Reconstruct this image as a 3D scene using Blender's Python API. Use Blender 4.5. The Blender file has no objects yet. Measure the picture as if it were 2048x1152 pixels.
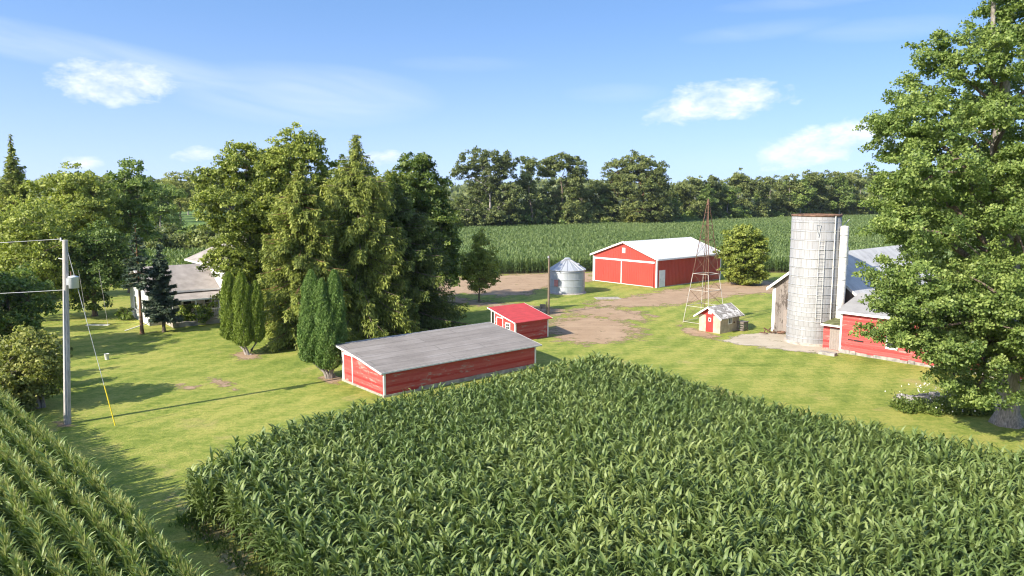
import bpy, math, numpy as np
from mathutils import Vector
C = bpy.context.scene
COL = C.collection
R = math.radians
PI = math.pi

# ------------------------------------------------------------------ camera model (survey of the place)
CAM_H, FPX, HOR = 12.0, 1480.0, 385.0
PITCH = math.atan((576 - HOR) / FPX)
CP, SP = math.cos(PITCH), math.sin(PITCH)

def ray(px, py):
    u = (px - 1024) / FPX; v = (576 - py) / FPX
    return u, CP + v * SP, -SP + v * CP

def at(px, py, z=0.0):
    u, dy, dz = ray(px, py); t = (z - CAM_H) / dz
    return np.array([u * t, dy * t, z])

def pt(px, py, Y):
    u, dy, dz = ray(px, py); t = Y / dy
    return np.array([u * t, Y, CAM_H + dz * t])

def zat(py, Y): return float(pt(1024, py, Y)[2])

def proj(p):
    q = np.asarray(p, float) - np.array([0, 0, CAM_H])
    dep = q[..., 1] * CP - q[..., 2] * SP; up = q[..., 1] * SP + q[..., 2] * CP
    return 1024 + FPX * q[..., 0] / dep, 576 - FPX * up / dep, dep

def rng_(s): return np.random.default_rng(s)

# ------------------------------------------------------------------ materials
class NT:
    def __init__(s, m):
        s.t = m.node_tree; s.t.nodes.clear()
    def n(s, typ, ins=None, **kw):
        nd = s.t.nodes.new(typ)
        for k, v in kw.items(): setattr(nd, k, v)
        for k, v in (ins or {}).items():
            if hasattr(v, 'is_linked') or isinstance(v, bpy.types.NodeSocket): s.t.links.new(v, nd.inputs[k])
            else: nd.inputs[k].default_value = v
        return nd
    def math(s, op, a, b=0.0, c=0.0, clamp=False):
        nd = s.t.nodes.new('ShaderNodeMath'); nd.operation = op; nd.use_clamp = clamp
        for i, v in enumerate((a, b, c)):
            if isinstance(v, bpy.types.NodeSocket): s.t.links.new(v, nd.inputs[i])
            else: nd.inputs[i].default_value = v
        return nd.outputs[0]
    def mix(s, f, a, b, mode='MIX'):
        nd = s.t.nodes.new('ShaderNodeMix'); nd.data_type = 'RGBA'; nd.blend_type = mode
        for i, v in ((0, f), (6, a), (7, b)):
            if isinstance(v, bpy.types.NodeSocket): s.t.links.new(v, nd.inputs[i])
            else: nd.inputs[i].default_value = v if i == 0 or len(v) == 4 else (*v, 1)
        return nd.outputs[2]
    def ramp(s, f, stops):
        nd = s.t.nodes.new('ShaderNodeValToRGB'); e = nd.color_ramp.elements
        while len(e) < len(stops): e.new(0.5)
        for i, (p, c) in enumerate(stops):
            e[i].position = p; e[i].color = (c, c, c, 1) if not hasattr(c, '__len__') else (*c, 1)
        s.t.links.new(f, nd.inputs[0]); return nd.outputs[0]
    def coord(s, which='Object', scale=(1, 1, 1), rotz=0.0, loc=(0, 0, 0)):
        tc = s.t.nodes.new('ShaderNodeTexCoord')
        mp = s.n('ShaderNodeMapping', {0: tc.outputs[which], 1: loc, 2: (0, 0, rotz), 3: scale})
        return mp.outputs[0]
    def noise(s, co, scale, detail=3.0, rough=0.55, dist=0.0):
        nd = s.n('ShaderNodeTexNoise', {'Vector': co, 'Scale': scale, 'Detail': detail, 'Roughness': rough, 'Distortion': dist})
        return nd.outputs[0]
    def bump(s, h, strength=0.5, dist=0.05):
        return s.n('ShaderNodeBump', {'Height': h, 'Strength': strength, 'Distance': dist}).outputs[0]
    def out(s, sh, vol=None):
        o = s.t.nodes.new('ShaderNodeOutputMaterial'); s.t.links.new(sh, o.inputs[0])
    def principled(s, color, rough=0.7, normal=None, metallic=0.0, spec=0.4):
        ins = {'Base Color': color if isinstance(color, bpy.types.NodeSocket) else (*color, 1), 'Roughness': rough, 'Metallic': metallic, 'Specular IOR Level': spec}
        if normal is not None: ins['Normal'] = normal
        return s.n('ShaderNodeBsdfPrincipled', ins).outputs[0]

def newmat(name):
    m = bpy.data.materials.new(name); m.use_nodes = True
    return m, NT(m)

def plain(name, col, rough=0.7, metallic=0.0, var=0.18, scale=3.0, spec=0.4, stretch=(1, 1, 1), bump=0.15):
    m, t = newmat(name)
    co = t.coord('Object', stretch)
    f = t.noise(co, scale, 5)
    c2 = tuple(max(0, x * (1 - var * 2)) for x in col); c3 = tuple(min(1, x * (1 + var)) for x in col)
    c = t.ramp(f, [(0.3, c2), (0.7, c3)])
    f2 = t.noise(co, scale * 9, 3)
    t.out(t.principled(c, rough, t.bump(f2, bump, 0.02), metallic, spec)); return m

def leafmat(name, dark, mid, light, transl=0.32, rough=0.5, spec=0.35, objvar=0.12):
    m, t = newmat(name)
    a = t.n('ShaderNodeAttribute', attribute_name='tint').outputs['Fac']
    oi = t.n('ShaderNodeObjectInfo').outputs['Random']
    a = t.math('ADD', a, t.math('MULTIPLY', t.math('SUBTRACT', oi, 0.5), objvar * 2))
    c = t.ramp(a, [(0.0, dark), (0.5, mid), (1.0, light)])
    p = t.principled(c, rough, None, 0, spec)
    tr = t.n('ShaderNodeBsdfTranslucent', {'Color': t.mix(1.0, c, (1.25, 1.35, 0.7), 'MULTIPLY')}).outputs[0]
    mx = t.n('ShaderNodeMixShader', {0: transl, 1: p, 2: tr}).outputs[0]
    t.out(mx); return m

def boards(name, paint, faded, wood, pitch=0.14, vertical=False, peel=0.5, bumps=0.7):
    """painted wooden boards, each weathered on its own, with bare patches"""
    m, t = newmat(name)
    tc = t.t.nodes.new('ShaderNodeTexCoord')
    sx = t.n('ShaderNodeSeparateXYZ', {0: tc.outputs['Object']})
    if vertical: lin = t.math('ADD', sx.outputs[0], sx.outputs[1])
    else: lin = sx.outputs[2]
    q = t.math('DIVIDE', lin, pitch)
    fr = t.math('FRACT', q)
    fl = t.math('FLOOR', q)
    along = t.math('ADD', sx.outputs[0], sx.outputs[1]) if not vertical else sx.outputs[2]
    wn = t.n('ShaderNodeTexWhiteNoise', {'W': fl}, noise_dimensions='1D').outputs[0]
    v = t.n('ShaderNodeCombineXYZ', {0: t.math('MULTIPLY', along, 0.55), 1: t.math('MULTIPLY', wn, 40.0), 2: t.math('MULTIPLY', lin, 1.6)}).outputs[0]
    f1 = t.noise(v, 1.3, 5, 0.65)
    big = t.noise(tc.outputs['Object'], 0.55, 4, 0.6)
    fine = t.noise(v, 7.0, 4, 0.7)
    base = t.mix(t.ramp(t.math('ADD', t.math('MULTIPLY', f1, 0.6), t.math('MULTIPLY', wn, 0.4)), [(0.3, 0.0), (0.75, 1.0)]), paint, faded)
    bare = t.math('ADD', t.math('MULTIPLY', f1, 0.45), t.math('ADD', t.math('MULTIPLY', big, 0.35), t.math('MULTIPLY', fine, 0.3)))
    pm = t.ramp(bare, [(0.74 - 0.3 * peel, 0.0), (0.80 - 0.3 * peel, 1.0)])
    c = t.mix(pm, base, t.mix(fine, wood, tuple(x * 0.5 for x in wood)))
    groove = t.ramp(fr, [(0.0, 0.0), (0.10, 1.0), (0.9, 0.75), (1.0, 0.5)])
    hgt = t.math('ADD', groove, t.math('MULTIPLY', fine, 0.25))
    t.out(t.principled(c, 0.75, t.bump(hgt, bumps, 0.03), 0, 0.3)); return m

M = {}
M['red_board'] = boards('red_clapboard', (0.40, 0.040, 0.037), (0.50, 0.115, 0.10), (0.54, 0.38, 0.34), 0.14, False, 0.47)
M['red_board_pale'] = boards('faded_red_clapboard', (0.44, 0.055, 0.05), (0.50, 0.11, 0.10), (0.52, 0.36, 0.32), 0.14, False, 0.40)
M['gray_board'] = boards('weathered_grey_boards', (0.20, 0.17, 0.15), (0.29, 0.25, 0.22), (0.12, 0.095, 0.08), 0.2, True, 0.6)
M['peel_red'] = boards('peeling_red_boards', (0.40, 0.05, 0.045), (0.42, 0.10, 0.09), (0.38, 0.32, 0.28), 0.2, True, 1.15)
M['red_metal'] = plain('red_steel_siding', (0.46, 0.062, 0.045), 0.45, 0, 0.05, 0.6, 0.5, bump=0.03)
M['red_door'] = plain('red_painted_door', (0.46, 0.04, 0.035), 0.6, 0, 0.12, 2)
M['red_roof'] = plain('red_painted_roof', (0.52, 0.06, 0.055), 0.6, 0, 0.10, 1.5, 0.4, (1, 3, 1))
M['white'] = plain('white_paint', (0.78, 0.77, 0.74), 0.55, 0, 0.06, 2)
M['white_worn'] = plain('worn_white_paint', (0.66, 0.64, 0.60), 0.7, 0, 0.16, 5)
M['dark'] = plain('dark_interior', (0.025, 0.022, 0.02), 0.9)
M['concrete'] = plain('concrete', (0.42, 0.37, 0.31), 0.9, 0, 0.22, 2.5)
M['block'] = plain('tan_block', (0.48, 0.40, 0.31), 0.9, 0, 0.15, 2.5)
M['rust'] = plain('rusty_steel', (0.17, 0.095, 0.062), 0.85, 0, 0.3, 4)
M['steel_white'] = plain('whitened_steel', (0.50, 0.46, 0.41), 0.6, 0, 0.15, 4)
M['galv'] = plain('galvanised_steel', (0.50, 0.51, 0.53), 0.45, 0.35, 0.08, 1.5, 0.5, (1, 1, 0.3))
M['pinkred'] = plain('faded_red_hatch', (0.55, 0.22, 0.20), 0.6)
M['pole'] = plain('grey_pole_wood', (0.50, 0.46, 0.42), 0.85, 0, 0.2, 5, 0.3, (6, 6, 0.4), 0.5)
M['pole_brown'] = plain('brown_pole_wood', (0.24, 0.18, 0.13), 0.85, 0, 0.2, 5, 0.3, (6, 6, 0.4), 0.5)
M['can'] = plain('grey_can', (0.62, 0.65, 0.68), 0.4, 0, 0.05)
M['wire'] = plain('bare_wire', (0.55, 0.55, 0.54), 0.5)
M['yellow'] = plain('yellow_plastic', (0.80, 0.62, 0.04), 0.45, 0, 0.05)
M['bark'] = plain('bark', (0.20, 0.155, 0.115), 0.95, 0, 0.35, 5, 0.2, (4, 4, 0.8), 0.8)
M['bark_pale'] = plain('pale_bark', (0.36, 0.32, 0.28), 0.95, 0, 0.3, 4, 0.2, (4, 4, 0.8), 0.8)
M['bark_maple'] = plain('grey_maple_bark', (0.35, 0.31, 0.27), 0.95, 0, 0.28, 4, 0.2, (4, 4, 0.8), 0.9)
M['bark_orange'] = plain('orange_bark', (0.30, 0.17, 0.09), 0.95, 0, 0.3, 5, 0.2, (4, 4, 1), 0.8)
M['moss_roof'] = plain('mossy_green_roof', (0.16, 0.17, 0.07), 0.9, 0, 0.3, 3)
M['stone'] = plain('field_stone', (0.36, 0.33, 0.30), 0.9, 0, 0.25, 3)
M['petal'] = plain('white_petals', (0.80, 0.80, 0.74), 0.6, 0, 0.04)
M['stem'] = plain('green_stem', (0.10, 0.15, 0.04), 0.7)
M['house_roof'] = plain('grey_brown_shingles', (0.36, 0.32, 0.29), 0.9, 0, 0.14, 1.2, 0.2, (1, 1, 1), 0.5)
M['house_wall'] = plain('white_siding', (0.72, 0.71, 0.68), 0.6, 0, 0.07, 1.5)

def glassmat():
    m, t = newmat('window_glass'); t.out(t.principled((0.03, 0.035, 0.04), 0.08, None, 0, 0.6)); return m
M['glass'] = glassmat()

def rollroof(name, base, lite, dark, row, length, spec=0.25, patches=0.6):
    m, t = newmat(name)
    co = t.coord('Object')
    br = t.n('ShaderNodeTexBrick', {'Vector': co, 'Color1': (0.0, 0, 0, 1), 'Color2': (1, 1, 1, 1), 'Mortar': (0.5, 0.5, 0.5, 1), 'Scale': 1.0, 'Mortar Size': 0.045, 'Mortar Smooth': 0.4, 'Bias': 0.0, 'Brick Width': length, 'Row Height': row}, offset=0.37)
    st = t.coord('Object', (0.22, 1.6, 1))
    n1 = t.noise(st, 1.6, 5, 0.65); n2 = t.noise(co, 0.45, 4, 0.6); n3 = t.noise(co, 14, 4, 0.7)
    v = t.math('ADD', t.math('MULTIPLY', n1, 0.5), t.math('ADD', t.math('MULTIPLY', n2, 0.4), t.math('MULTIPLY', t.n('ShaderNodeSeparateColor', {0: br.outputs[0]}).outputs[0], 0.09)))
    c = t.ramp(v, [(0.36, dark), (0.50, base), (0.66, lite)])
    c = t.mix(t.math('MULTIPLY', br.outputs['Fac'], 0.55), c, tuple(x * 0.4 for x in dark))
    c = t.mix(0.35, c, t.ramp(n3, [(0.3, tuple(x * 0.7 for x in base)), (0.7, lite)]))
    h = t.math('SUBTRACT', t.math('MULTIPLY', n3, 0.3), br.outputs['Fac'])
    t.out(t.principled(c, 0.85, t.bump(h, 0.5, 0.02), 0, spec)); return m
M['tar_roof'] = rollroof('grey_roll_roofing', (0.255, 0.225, 0.20), (0.38, 0.35, 0.325), (0.17, 0.148, 0.13), 0.84, 8.3)
M['metal_roof'] = plain('white_steel_roof', (0.56, 0.56, 0.555), 0.45, 0, 0.03, 0.8, 0.5, bump=0.02)

def barnroof(nm, k):
    m, t = newmat(nm)
    co = t.coord('Object', (1.0, 0.25, 1)); n1 = t.noise(co, 1.4, 5, 0.6); n2 = t.noise(t.coord('Object'), 0.5, 4)
    v = t.math('ADD', t.math('MULTIPLY', n1, 0.6), t.math('MULTIPLY', n2, 0.4))
    c = t.ramp(v, [(0.32, tuple(k * x for x in (0.42, 0.40, 0.38))), (0.5, tuple(k * x for x in (0.62, 0.60, 0.58))), (0.68, tuple(k * x for x in (0.74, 0.72, 0.69)))])
    t.out(t.principled(c, 0.8, t.bump(n1, 0.2, 0.02), 0.0, 0.25)); return m
M['barn_roof'] = barnroof('weathered_barn_roof', 0.82); M['wing_roof'] = barnroof('grey_wing_roof', 0.5)

def pumproof():
    m, t = newmat('patchy_shingles')
    co = t.coord('Object')
    br = t.n('ShaderNodeTexBrick', {'Vector': co, 'Color1': (0.30, 0.275, 0.25, 1), 'Color2': (0.42, 0.39, 0.36, 1), 'Mortar': (0.08, 0.07, 0.06, 1), 'Scale': 1.0, 'Mortar Size': 0.012, 'Brick Width': 0.32, 'Row Height': 0.17})
    n = t.noise(co, 1.7, 5, 0.6)
    c = t.mix(t.ramp(n, [(0.54, 0.0), (0.60, 1.0)]), br.outputs[0], (0.66, 0.63, 0.60))
    t.out(t.principled(c, 0.9, t.bump(t.math('ADD', n, br.outputs['Fac']), 0.5, 0.03), 0, 0.2)); return m
M['pump_roof'] = pumproof()

def silostave():
    m, t = newmat('white_silo_staves')
    tc = t.t.nodes.new('ShaderNodeTexCoord'); sx = t.n('ShaderNodeSeparateXYZ', {0: tc.outputs['Object']})
    ang = t.math('ARCTAN2', sx.outputs[1], sx.outputs[0])
    u = t.math('MULTIPLY', ang, 1.85)
    v = t.n('ShaderNodeCombineXYZ', {0: u, 1: sx.outputs[2], 2: 0.0}).outputs[0]
    br = t.n('ShaderNodeTexBrick', {'Vector': v, 'Color1': (0.28, 0.282, 0.285, 1), 'Color2': (0.355, 0.355, 0.355, 1), 'Mortar': (0.22, 0.215, 0.21, 1), 'Scale': 1.0, 'Mortar Size': 0.016, 'Brick Width': 0.40, 'Row Height': 0.76})
    streak = t.noise(t.n('ShaderNodeCombineXYZ', {0: t.math('MULTIPLY', u, 3.0), 1: t.math('MULTIPLY', sx.outputs[2], 0.22), 2: 0.0}).outputs[0], 1.8, 5, 0.6)
    c = t.mix(t.ramp(streak, [(0.42, 0.0), (0.72, 0.75)]), br.outputs[0], (0.25, 0.235, 0.22))
    t.out(t.principled(c, 0.65, t.bump(t.math('MULTIPLY', br.outputs['Fac'], -1.0), 0.5, 0.02), 0, 0.35)); return m
M['silo'] = silostave()

def binwall():
    m, t = newmat('corrugated_bin_steel')
    tc = t.t.nodes.new('ShaderNodeTexCoord'); sx = t.n('ShaderNodeSeparateXYZ', {0: tc.outputs['Object']})
    w = t.math('SINE', t.math('MULTIPLY', sx.outputs[2], 2 * PI / 0.1))
    ang = t.math('MULTIPLY', t.math('ARCTAN2', sx.outputs[1], sx.outputs[0]), 2.0)
    v = t.n('ShaderNodeCombineXYZ', {0: ang, 1: sx.outputs[2], 2: 0.0}).outputs[0]
    br = t.n('ShaderNodeTexBrick', {'Vector': v, 'Color1': (0.34, 0.36, 0.39, 1), 'Color2': (0.42, 0.44, 0.47, 1), 'Mortar': (0.30, 0.31, 0.33, 1), 'Scale': 1.0, 'Mortar Size': 0.012, 'Brick Width': 1.3, 'Row Height': 0.82})
    st = t.noise(t.n('ShaderNodeCombineXYZ', {0: t.math('MULTIPLY', ang, 3.0), 1: t.math('MULTIPLY', sx.outputs[2], 0.3), 2: 0.0}).outputs[0], 2.0, 4)
    low = t.math('LESS_THAN', t.math('ADD', sx.outputs[2], t.math('MULTIPLY', st, 0.5)), 0.42)
    c = t.mix(t.ramp(st, [(0.4, 0.0), (0.75, 0.4)]), br.outputs[0], (0.52, 0.52, 0.52))
    c = t.mix(t.math('MULTIPLY', low, 0.5), c, (0.34, 0.24, 0.17))
    t.out(t.principled(c, 0.48, t.bump(w, 0.35, 0.03), 0.25, 0.5)); return m
M['bin'] = binwall()

# foliage
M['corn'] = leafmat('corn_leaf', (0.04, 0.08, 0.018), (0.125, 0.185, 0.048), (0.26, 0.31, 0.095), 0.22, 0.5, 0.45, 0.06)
M['corn_tall'] = leafmat('tasselled_corn_leaf', (0.045, 0.09, 0.022), (0.145, 0.215, 0.055), (0.29, 0.35, 0.1), 0.28, 0.45, 0.45, 0.06)
M['tassel'] = leafmat('tassel_straw', (0.17, 0.21, 0.06), (0.29, 0.32, 0.11), (0.44, 0.44, 0.18), 0.25, 0.7, 0.2, 0.1)
M['far_corn'] = leafmat('field_corn_leaf', (0.07, 0.12, 0.035), (0.145, 0.21, 0.065), (0.24, 0.295, 0.11), 0.25, 0.5, 0.4, 0.0)
M['maple'] = leafmat('maple_leaf', (0.045, 0.085, 0.018), (0.165, 0.235, 0.055), (0.33, 0.4, 0.11), 0.32)
M['yellow_maple'] = leafmat('yellow_green_leaf', (0.07, 0.105, 0.016), (0.255, 0.3, 0.056), (0.43, 0.46, 0.105), 0.32)
M['dark_leaf'] = leafmat('dark_green_leaf', (0.035, 0.07, 0.014), (0.125, 0.185, 0.035), (0.31, 0.36, 0.08), 0.32)
M['oak'] = leafmat('woodland_leaf', (0.05, 0.07, 0.022), (0.175, 0.21, 0.062), (0.33, 0.355, 0.12), 0.32, objvar=0.2)
M['olive'] = leafmat('olive_leaf', (0.08, 0.1, 0.02), (0.25, 0.27, 0.065), (0.42, 0.42, 0.12), 0.32)
M['norway'] = leafmat('golden_green_needles', (0.05, 0.075, 0.012), (0.2, 0.24, 0.042), (0.39, 0.41, 0.085), 0.2, 0.6)
M['norway_shade'] = leafmat('shaded_needles', (0.03, 0.05, 0.012), (0.11, 0.15, 0.03), (0.27, 0.3, 0.07), 0.18, 0.6)  # darker copy of the spruce needles: shade side of the clump put into colour
M['blue'] = leafmat('blue_green_needles', (0.03, 0.055, 0.028), (0.07, 0.105, 0.062), (0.15, 0.19, 0.12), 0.12, 0.6)
M['cedar'] = leafmat('cedar_sprays', (0.04, 0.09, 0.018), (0.13, 0.215, 0.05), (0.24, 0.33, 0.09), 0.2, 0.6)
M['cedar_yellow'] = leafmat('yellow_cedar_sprays', (0.06, 0.1, 0.014), (0.175, 0.235, 0.034), (0.29, 0.35, 0.065), 0.2, 0.6)
M['weed'] = leafmat('weed_leaf', (0.06, 0.10, 0.02), (0.13, 0.19, 0.04), (0.24, 0.28, 0.07), 0.35)
M['blade'] = leafmat('grass_blade', (0.12, 0.165, 0.024), (0.24, 0.27, 0.04), (0.38, 0.36, 0.08), 0.3, 0.6, 0.25, 0.0)

def lawn():
    m, t = newmat('lawn')
    co = t.coord('Object'); a = R(40)
    mow = t.coord('Object', (0.12, 1.3, 1), -a)
    mow2 = t.coord('Object', (0.9, 0.10, 1), R(18))
    n0 = t.noise(co, 0.035, 4); n1 = t.noise(co, 0.16, 6, 0.6); n2 = t.noise(mow, 0.9, 5, 0.6); n2b = t.noise(mow2, 0.8, 4, 0.6)
    n3 = t.noise(co, 2.6, 5, 0.7); n4 = t.noise(co, 13.0, 4, 0.75); n5 = t.noise(t.coord('Object', (1, 1, 1), 0, (31, 7, 0)), 0.33, 6, 0.62, 0.6)
    v = t.math('ADD', t.math('MULTIPLY', n1, 0.45), t.math('ADD', t.math('MULTIPLY', n2, 0.31), t.math('MULTIPLY', n2b, 0.24)))
    v = t.math('ADD', v, t.math('MULTIPLY', t.math('SUBTRACT', n3, 0.5), 0.6))
    wv = t.n('ShaderNodeTexWave', {'Vector': t.coord('Object', (1, 1, 1), R(32)), 'Scale': 0.16, 'Distortion': 5.0, 'Detail': 3.0, 'Detail Scale': 0.6}).outputs[1]
    v = t.math('ADD', v, t.math('MULTIPLY', t.math('SUBTRACT', wv, 0.5), 0.075))
    c = t.ramp(v, [(0.34, (0.145, 0.200, 0.032)), (0.47, (0.245, 0.288, 0.055)), (0.60, (0.375, 0.36, 0.09))])
    c = t.mix(t.ramp(n5, [(0.60, 0.0), (0.74, 0.75)]), c, (0.42, 0.33, 0.14))
    c = t.mix(1.0, c, t.ramp(n4, [(0.28, (0.50, 0.55, 0.42)), (0.52, (1.0, 1.0, 1.0)), (0.72, (1.35, 1.30, 1.2))]), 'MULTIPLY')
    h = t.math('ADD', t.math('MULTIPLY', n4, 0.6), n3)
    t.out(t.principled(c, 0.9, t.bump(h, 0.7, 0.08), 0, 0.15)); return m
M['lawn'] = lawn()

def soil(name, c1, c2, alpha=False):
    m, t = newmat(name)
    co = t.coord('Object'); n1 = t.noise(co, 0.4, 5, 0.6); n2 = t.noise(co, 5, 5, 0.7)
    tr = t.noise(t.coord('Object', (0.08, 1.2, 1), -R(8)), 1.2, 4)
    v = t.math('ADD', t.math('MULTIPLY', n1, 0.5), t.math('ADD', t.math('MULTIPLY', tr, 0.25), t.math('MULTIPLY', n2, 0.25)))
    c = t.ramp(v, [(0.32, c1), (0.66, c2)])
    sh = t.principled(c, 0.95, t.bump(n2, 0.6, 0.06), 0, 0.1)
    if alpha:
        cov = t.n('ShaderNodeAttribute', attribute_name='cover').outputs['Fac']
        nn = t.noise(co, 0.75, 6, 0.72)
        k = t.math('ADD', cov, t.math('MULTIPLY', t.math('SUBTRACT', nn, 0.5), 2.7))
        k = t.ramp(t.math('ADD', k, t.math('MULTIPLY', t.math('SUBTRACT', n2, 0.5), 0.5)), [(0.40, 0.0), (0.78, 1.0)])
        tp = t.t.nodes.new('ShaderNodeBsdfTransparent').outputs[0]
        sh = t.n('ShaderNodeMixShader', {0: k, 1: tp, 2: sh}).outputs[0]
    t.out(sh); return m
M['soil'] = soil('dark_field_soil', (0.09, 0.07, 0.04), (0.20, 0.16, 0.09))
M['dirt'] = soil('bare_dirt', (0.30, 0.20, 0.125), (0.46, 0.33, 0.215), True)
M['straw'] = soil('dry_straw_edge', (0.26, 0.22, 0.10), (0.50, 0.42, 0.22), True)
M['litter'] = soil('leaf_litter', (0.035, 0.05, 0.018), (0.07, 0.085, 0.03))
M['far_green'] = soil('far_green_field', (0.10, 0.17, 0.04), (0.15, 0.22, 0.06))
M['slab'] = soil('cracked_concrete', (0.36, 0.30, 0.22), (0.54, 0.47, 0.37), True)

# ------------------------------------------------------------------ mesh builders
class Geo:
    def __init__(s): s.v = []; s.f = []; s.sm = []
    def add(s, vs, fs, smooth=False):
        o = len(s.v); s.v += [tuple(map(float, p)) for p in vs]
        for f in fs: s.f.append(tuple(i + o for i in f)); s.sm.append(smooth)
        return s
    def box(s, x0, x1, y0, y1, z0, z1):
        v = [(x, y, z) for z in (z0, z1) for x, y in ((x0, y0), (x1, y0), (x1, y1), (x0, y1))]
        return s.add(v, [(3, 2, 1, 0), (4, 5, 6, 7), (0, 1, 5, 4), (1, 2, 6, 5), (2, 3, 7, 6), (3, 0, 4, 7)])
    def prism(s, prof, x0, x1):           # (y,z) outline, counter-clockwise seen from +x
        n = len(prof); v = [(x0, y, z) for y, z in prof] + [(x1, y, z) for y, z in prof]
        f = [tuple(reversed(range(n))), tuple(range(n, 2 * n))]
        f += [(i, (i + 1) % n, n + (i + 1) % n, n + i) for i in range(n)]
        return s.add(v, f)
    def prismy(s, prof, y0, y1):          # (x,z) outline extruded along y
        n = len(prof); v = [(x, y0, z) for x, z in prof] + [(x, y1, z) for x, z in prof]
        f = [tuple(range(n)), tuple(reversed(range(n, 2 * n)))]
        f += [(i, n + i, n + (i + 1) % n, (i + 1) % n) for i in range(n)]
        return s.add(v, f)
    def tube(s, path, rad, n=8, caps=True, smooth=True):
        P = [Vector(p) for p in path]; k = len(P)
        if not hasattr(rad, '__len__'): rad = [rad] * k
        vs = []
        for i, p in enumerate(P):
            d = (P[min(i + 1, k - 1)] - P[max(i - 1, 0)]).normalized()
            ref = Vector((0, 0, 1)) if abs(d.z) < 0.9 else Vector((1, 0, 0))
            a = d.cross(ref).normalized(); b = d.cross(a)
            for j in range(n):
                t = 2 * PI * j / n; vs.append(p + (a * math.cos(t) + b * math.sin(t)) * rad[i])
        fs = [(i * n + j, i * n + (j + 1) % n, (i + 1) * n + (j + 1) % n, (i + 1) * n + j) for i in range(k - 1) for j in range(n)]
        s.add(vs, fs, smooth)
        if caps: s.add(vs[:n], [tuple(range(n))]); s.add(vs[-n:], [tuple(reversed(range(n)))])
        return s
    def lathe(s, prof, n=40, cx=0, cy=0, smooth=True, cap=True):
        k = len(prof); vs = [(cx + r * math.cos(2 * PI * j / n), cy + r * math.sin(2 * PI * j / n), z) for r, z in prof for j in range(n)]
        fs = [(i * n + j, i * n + (j + 1) % n, (i + 1) * n + (j + 1) % n, (i + 1) * n + j) for i in range(k - 1) for j in range(n)]
        s.add(vs, fs, smooth)
        if cap: s.add(vs[-n:], [tuple(range(n))])
        return s
    def build(s, name, mat, parent=None):
        me = bpy.data.meshes.new(name); me.from_pydata(s.v, [], s.f); me.materials.append(mat)
        me.polygons.foreach_set('use_smooth', s.sm); me.validate(); me.update()
        return link(name, me, parent)

def link(name, data, parent=None):
    o = bpy.data.objects.new(name, data); COL.objects.link(o)
    if parent is not None: o.parent = parent
    return o

def nmesh(name, V, Q, mats, tint=None, mi=None, smooth=False):
    """big quad mesh from numpy arrays"""
    me = bpy.data.meshes.new(name); V = np.asarray(V, np.float32); Q = np.asarray(Q, np.int32)
    me.vertices.add(len(V)); me.vertices.foreach_set('co', V.ravel())
    me.loops.add(Q.size); me.loops.foreach_set('vertex_index', Q.ravel())
    me.polygons.add(len(Q)); me.polygons.foreach_set('loop_start', np.arange(0, Q.size, 4, dtype=np.int32))
    if smooth: me.polygons.foreach_set('use_smooth', np.ones(len(Q), bool))
    for m in (mats if isinstance(mats, (list, tuple)) else [mats]): me.materials.append(m)
    if mi is not None: me.polygons.foreach_set('material_index', np.asarray(mi, np.int32))
    if tint is not None:
        at_ = me.attributes.new('tint', 'FLOAT', 'POINT'); at_.data.foreach_set('value', np.asarray(tint, np.float32))
    me.update(calc_edges=True); return me

def unit(a): return a / np.maximum(np.linalg.norm(a, axis=-1, keepdims=True), 1e-9)

def kites(c, axis, nrm, ln, wd, fold=0.25):
    """one folded leaf per row: base, side, tip, side"""
    axis = unit(axis); s = unit(np.cross(axis, nrm)); n = np.cross(s, axis)
    ln = np.asarray(ln)[:, None]; wd = np.asarray(wd)[:, None]
    b = c - axis * ln * 0.5; t = c + axis * ln * 0.5 - n * ln * 0.08
    l = c - axis * ln * 0.05 + s * wd * 0.5 - n * wd * fold; r = c - axis * ln * 0.05 - s * wd * 0.5 - n * wd * fold
    V = np.stack([b, r, t, l], 1).reshape(-1, 3)
    Q = np.arange(len(c) * 4).reshape(-1, 4)
    return V, Q

# ------------------------------------------------------------------ things
def tag(o, label, cat=None, group=None, kind=None):
    if label: o['label'] = label
    if cat: o['category'] = cat
    if group: o['group'] = group
    if kind: o['kind'] = kind
    return o

def thing(name, label, cat, loc=(0, 0, 0), rotz=0.0, group=None):
    o = bpy.data.objects.new(name, None); COL.objects.link(o); o.empty_display_size = 0.3
    o.location = loc; o.rotation_euler = (0, 0, rotz)
    return tag(o, label, cat, group)

def struct(o): o['kind'] = 'structure'; return o

def dup(root, loc, rotz=0.0, scale=(1, 1, 1), label=None, group=None):
    r = root.copy(); COL.objects.link(r); r.location = loc; r.rotation_euler = (0, 0, rotz); r.scale = scale
    if label: r['label'] = label
    if group: r['group'] = group
    for ch in list(root.children):
        c = ch.copy(); COL.objects.link(c); c.parent = r
    return r

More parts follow.
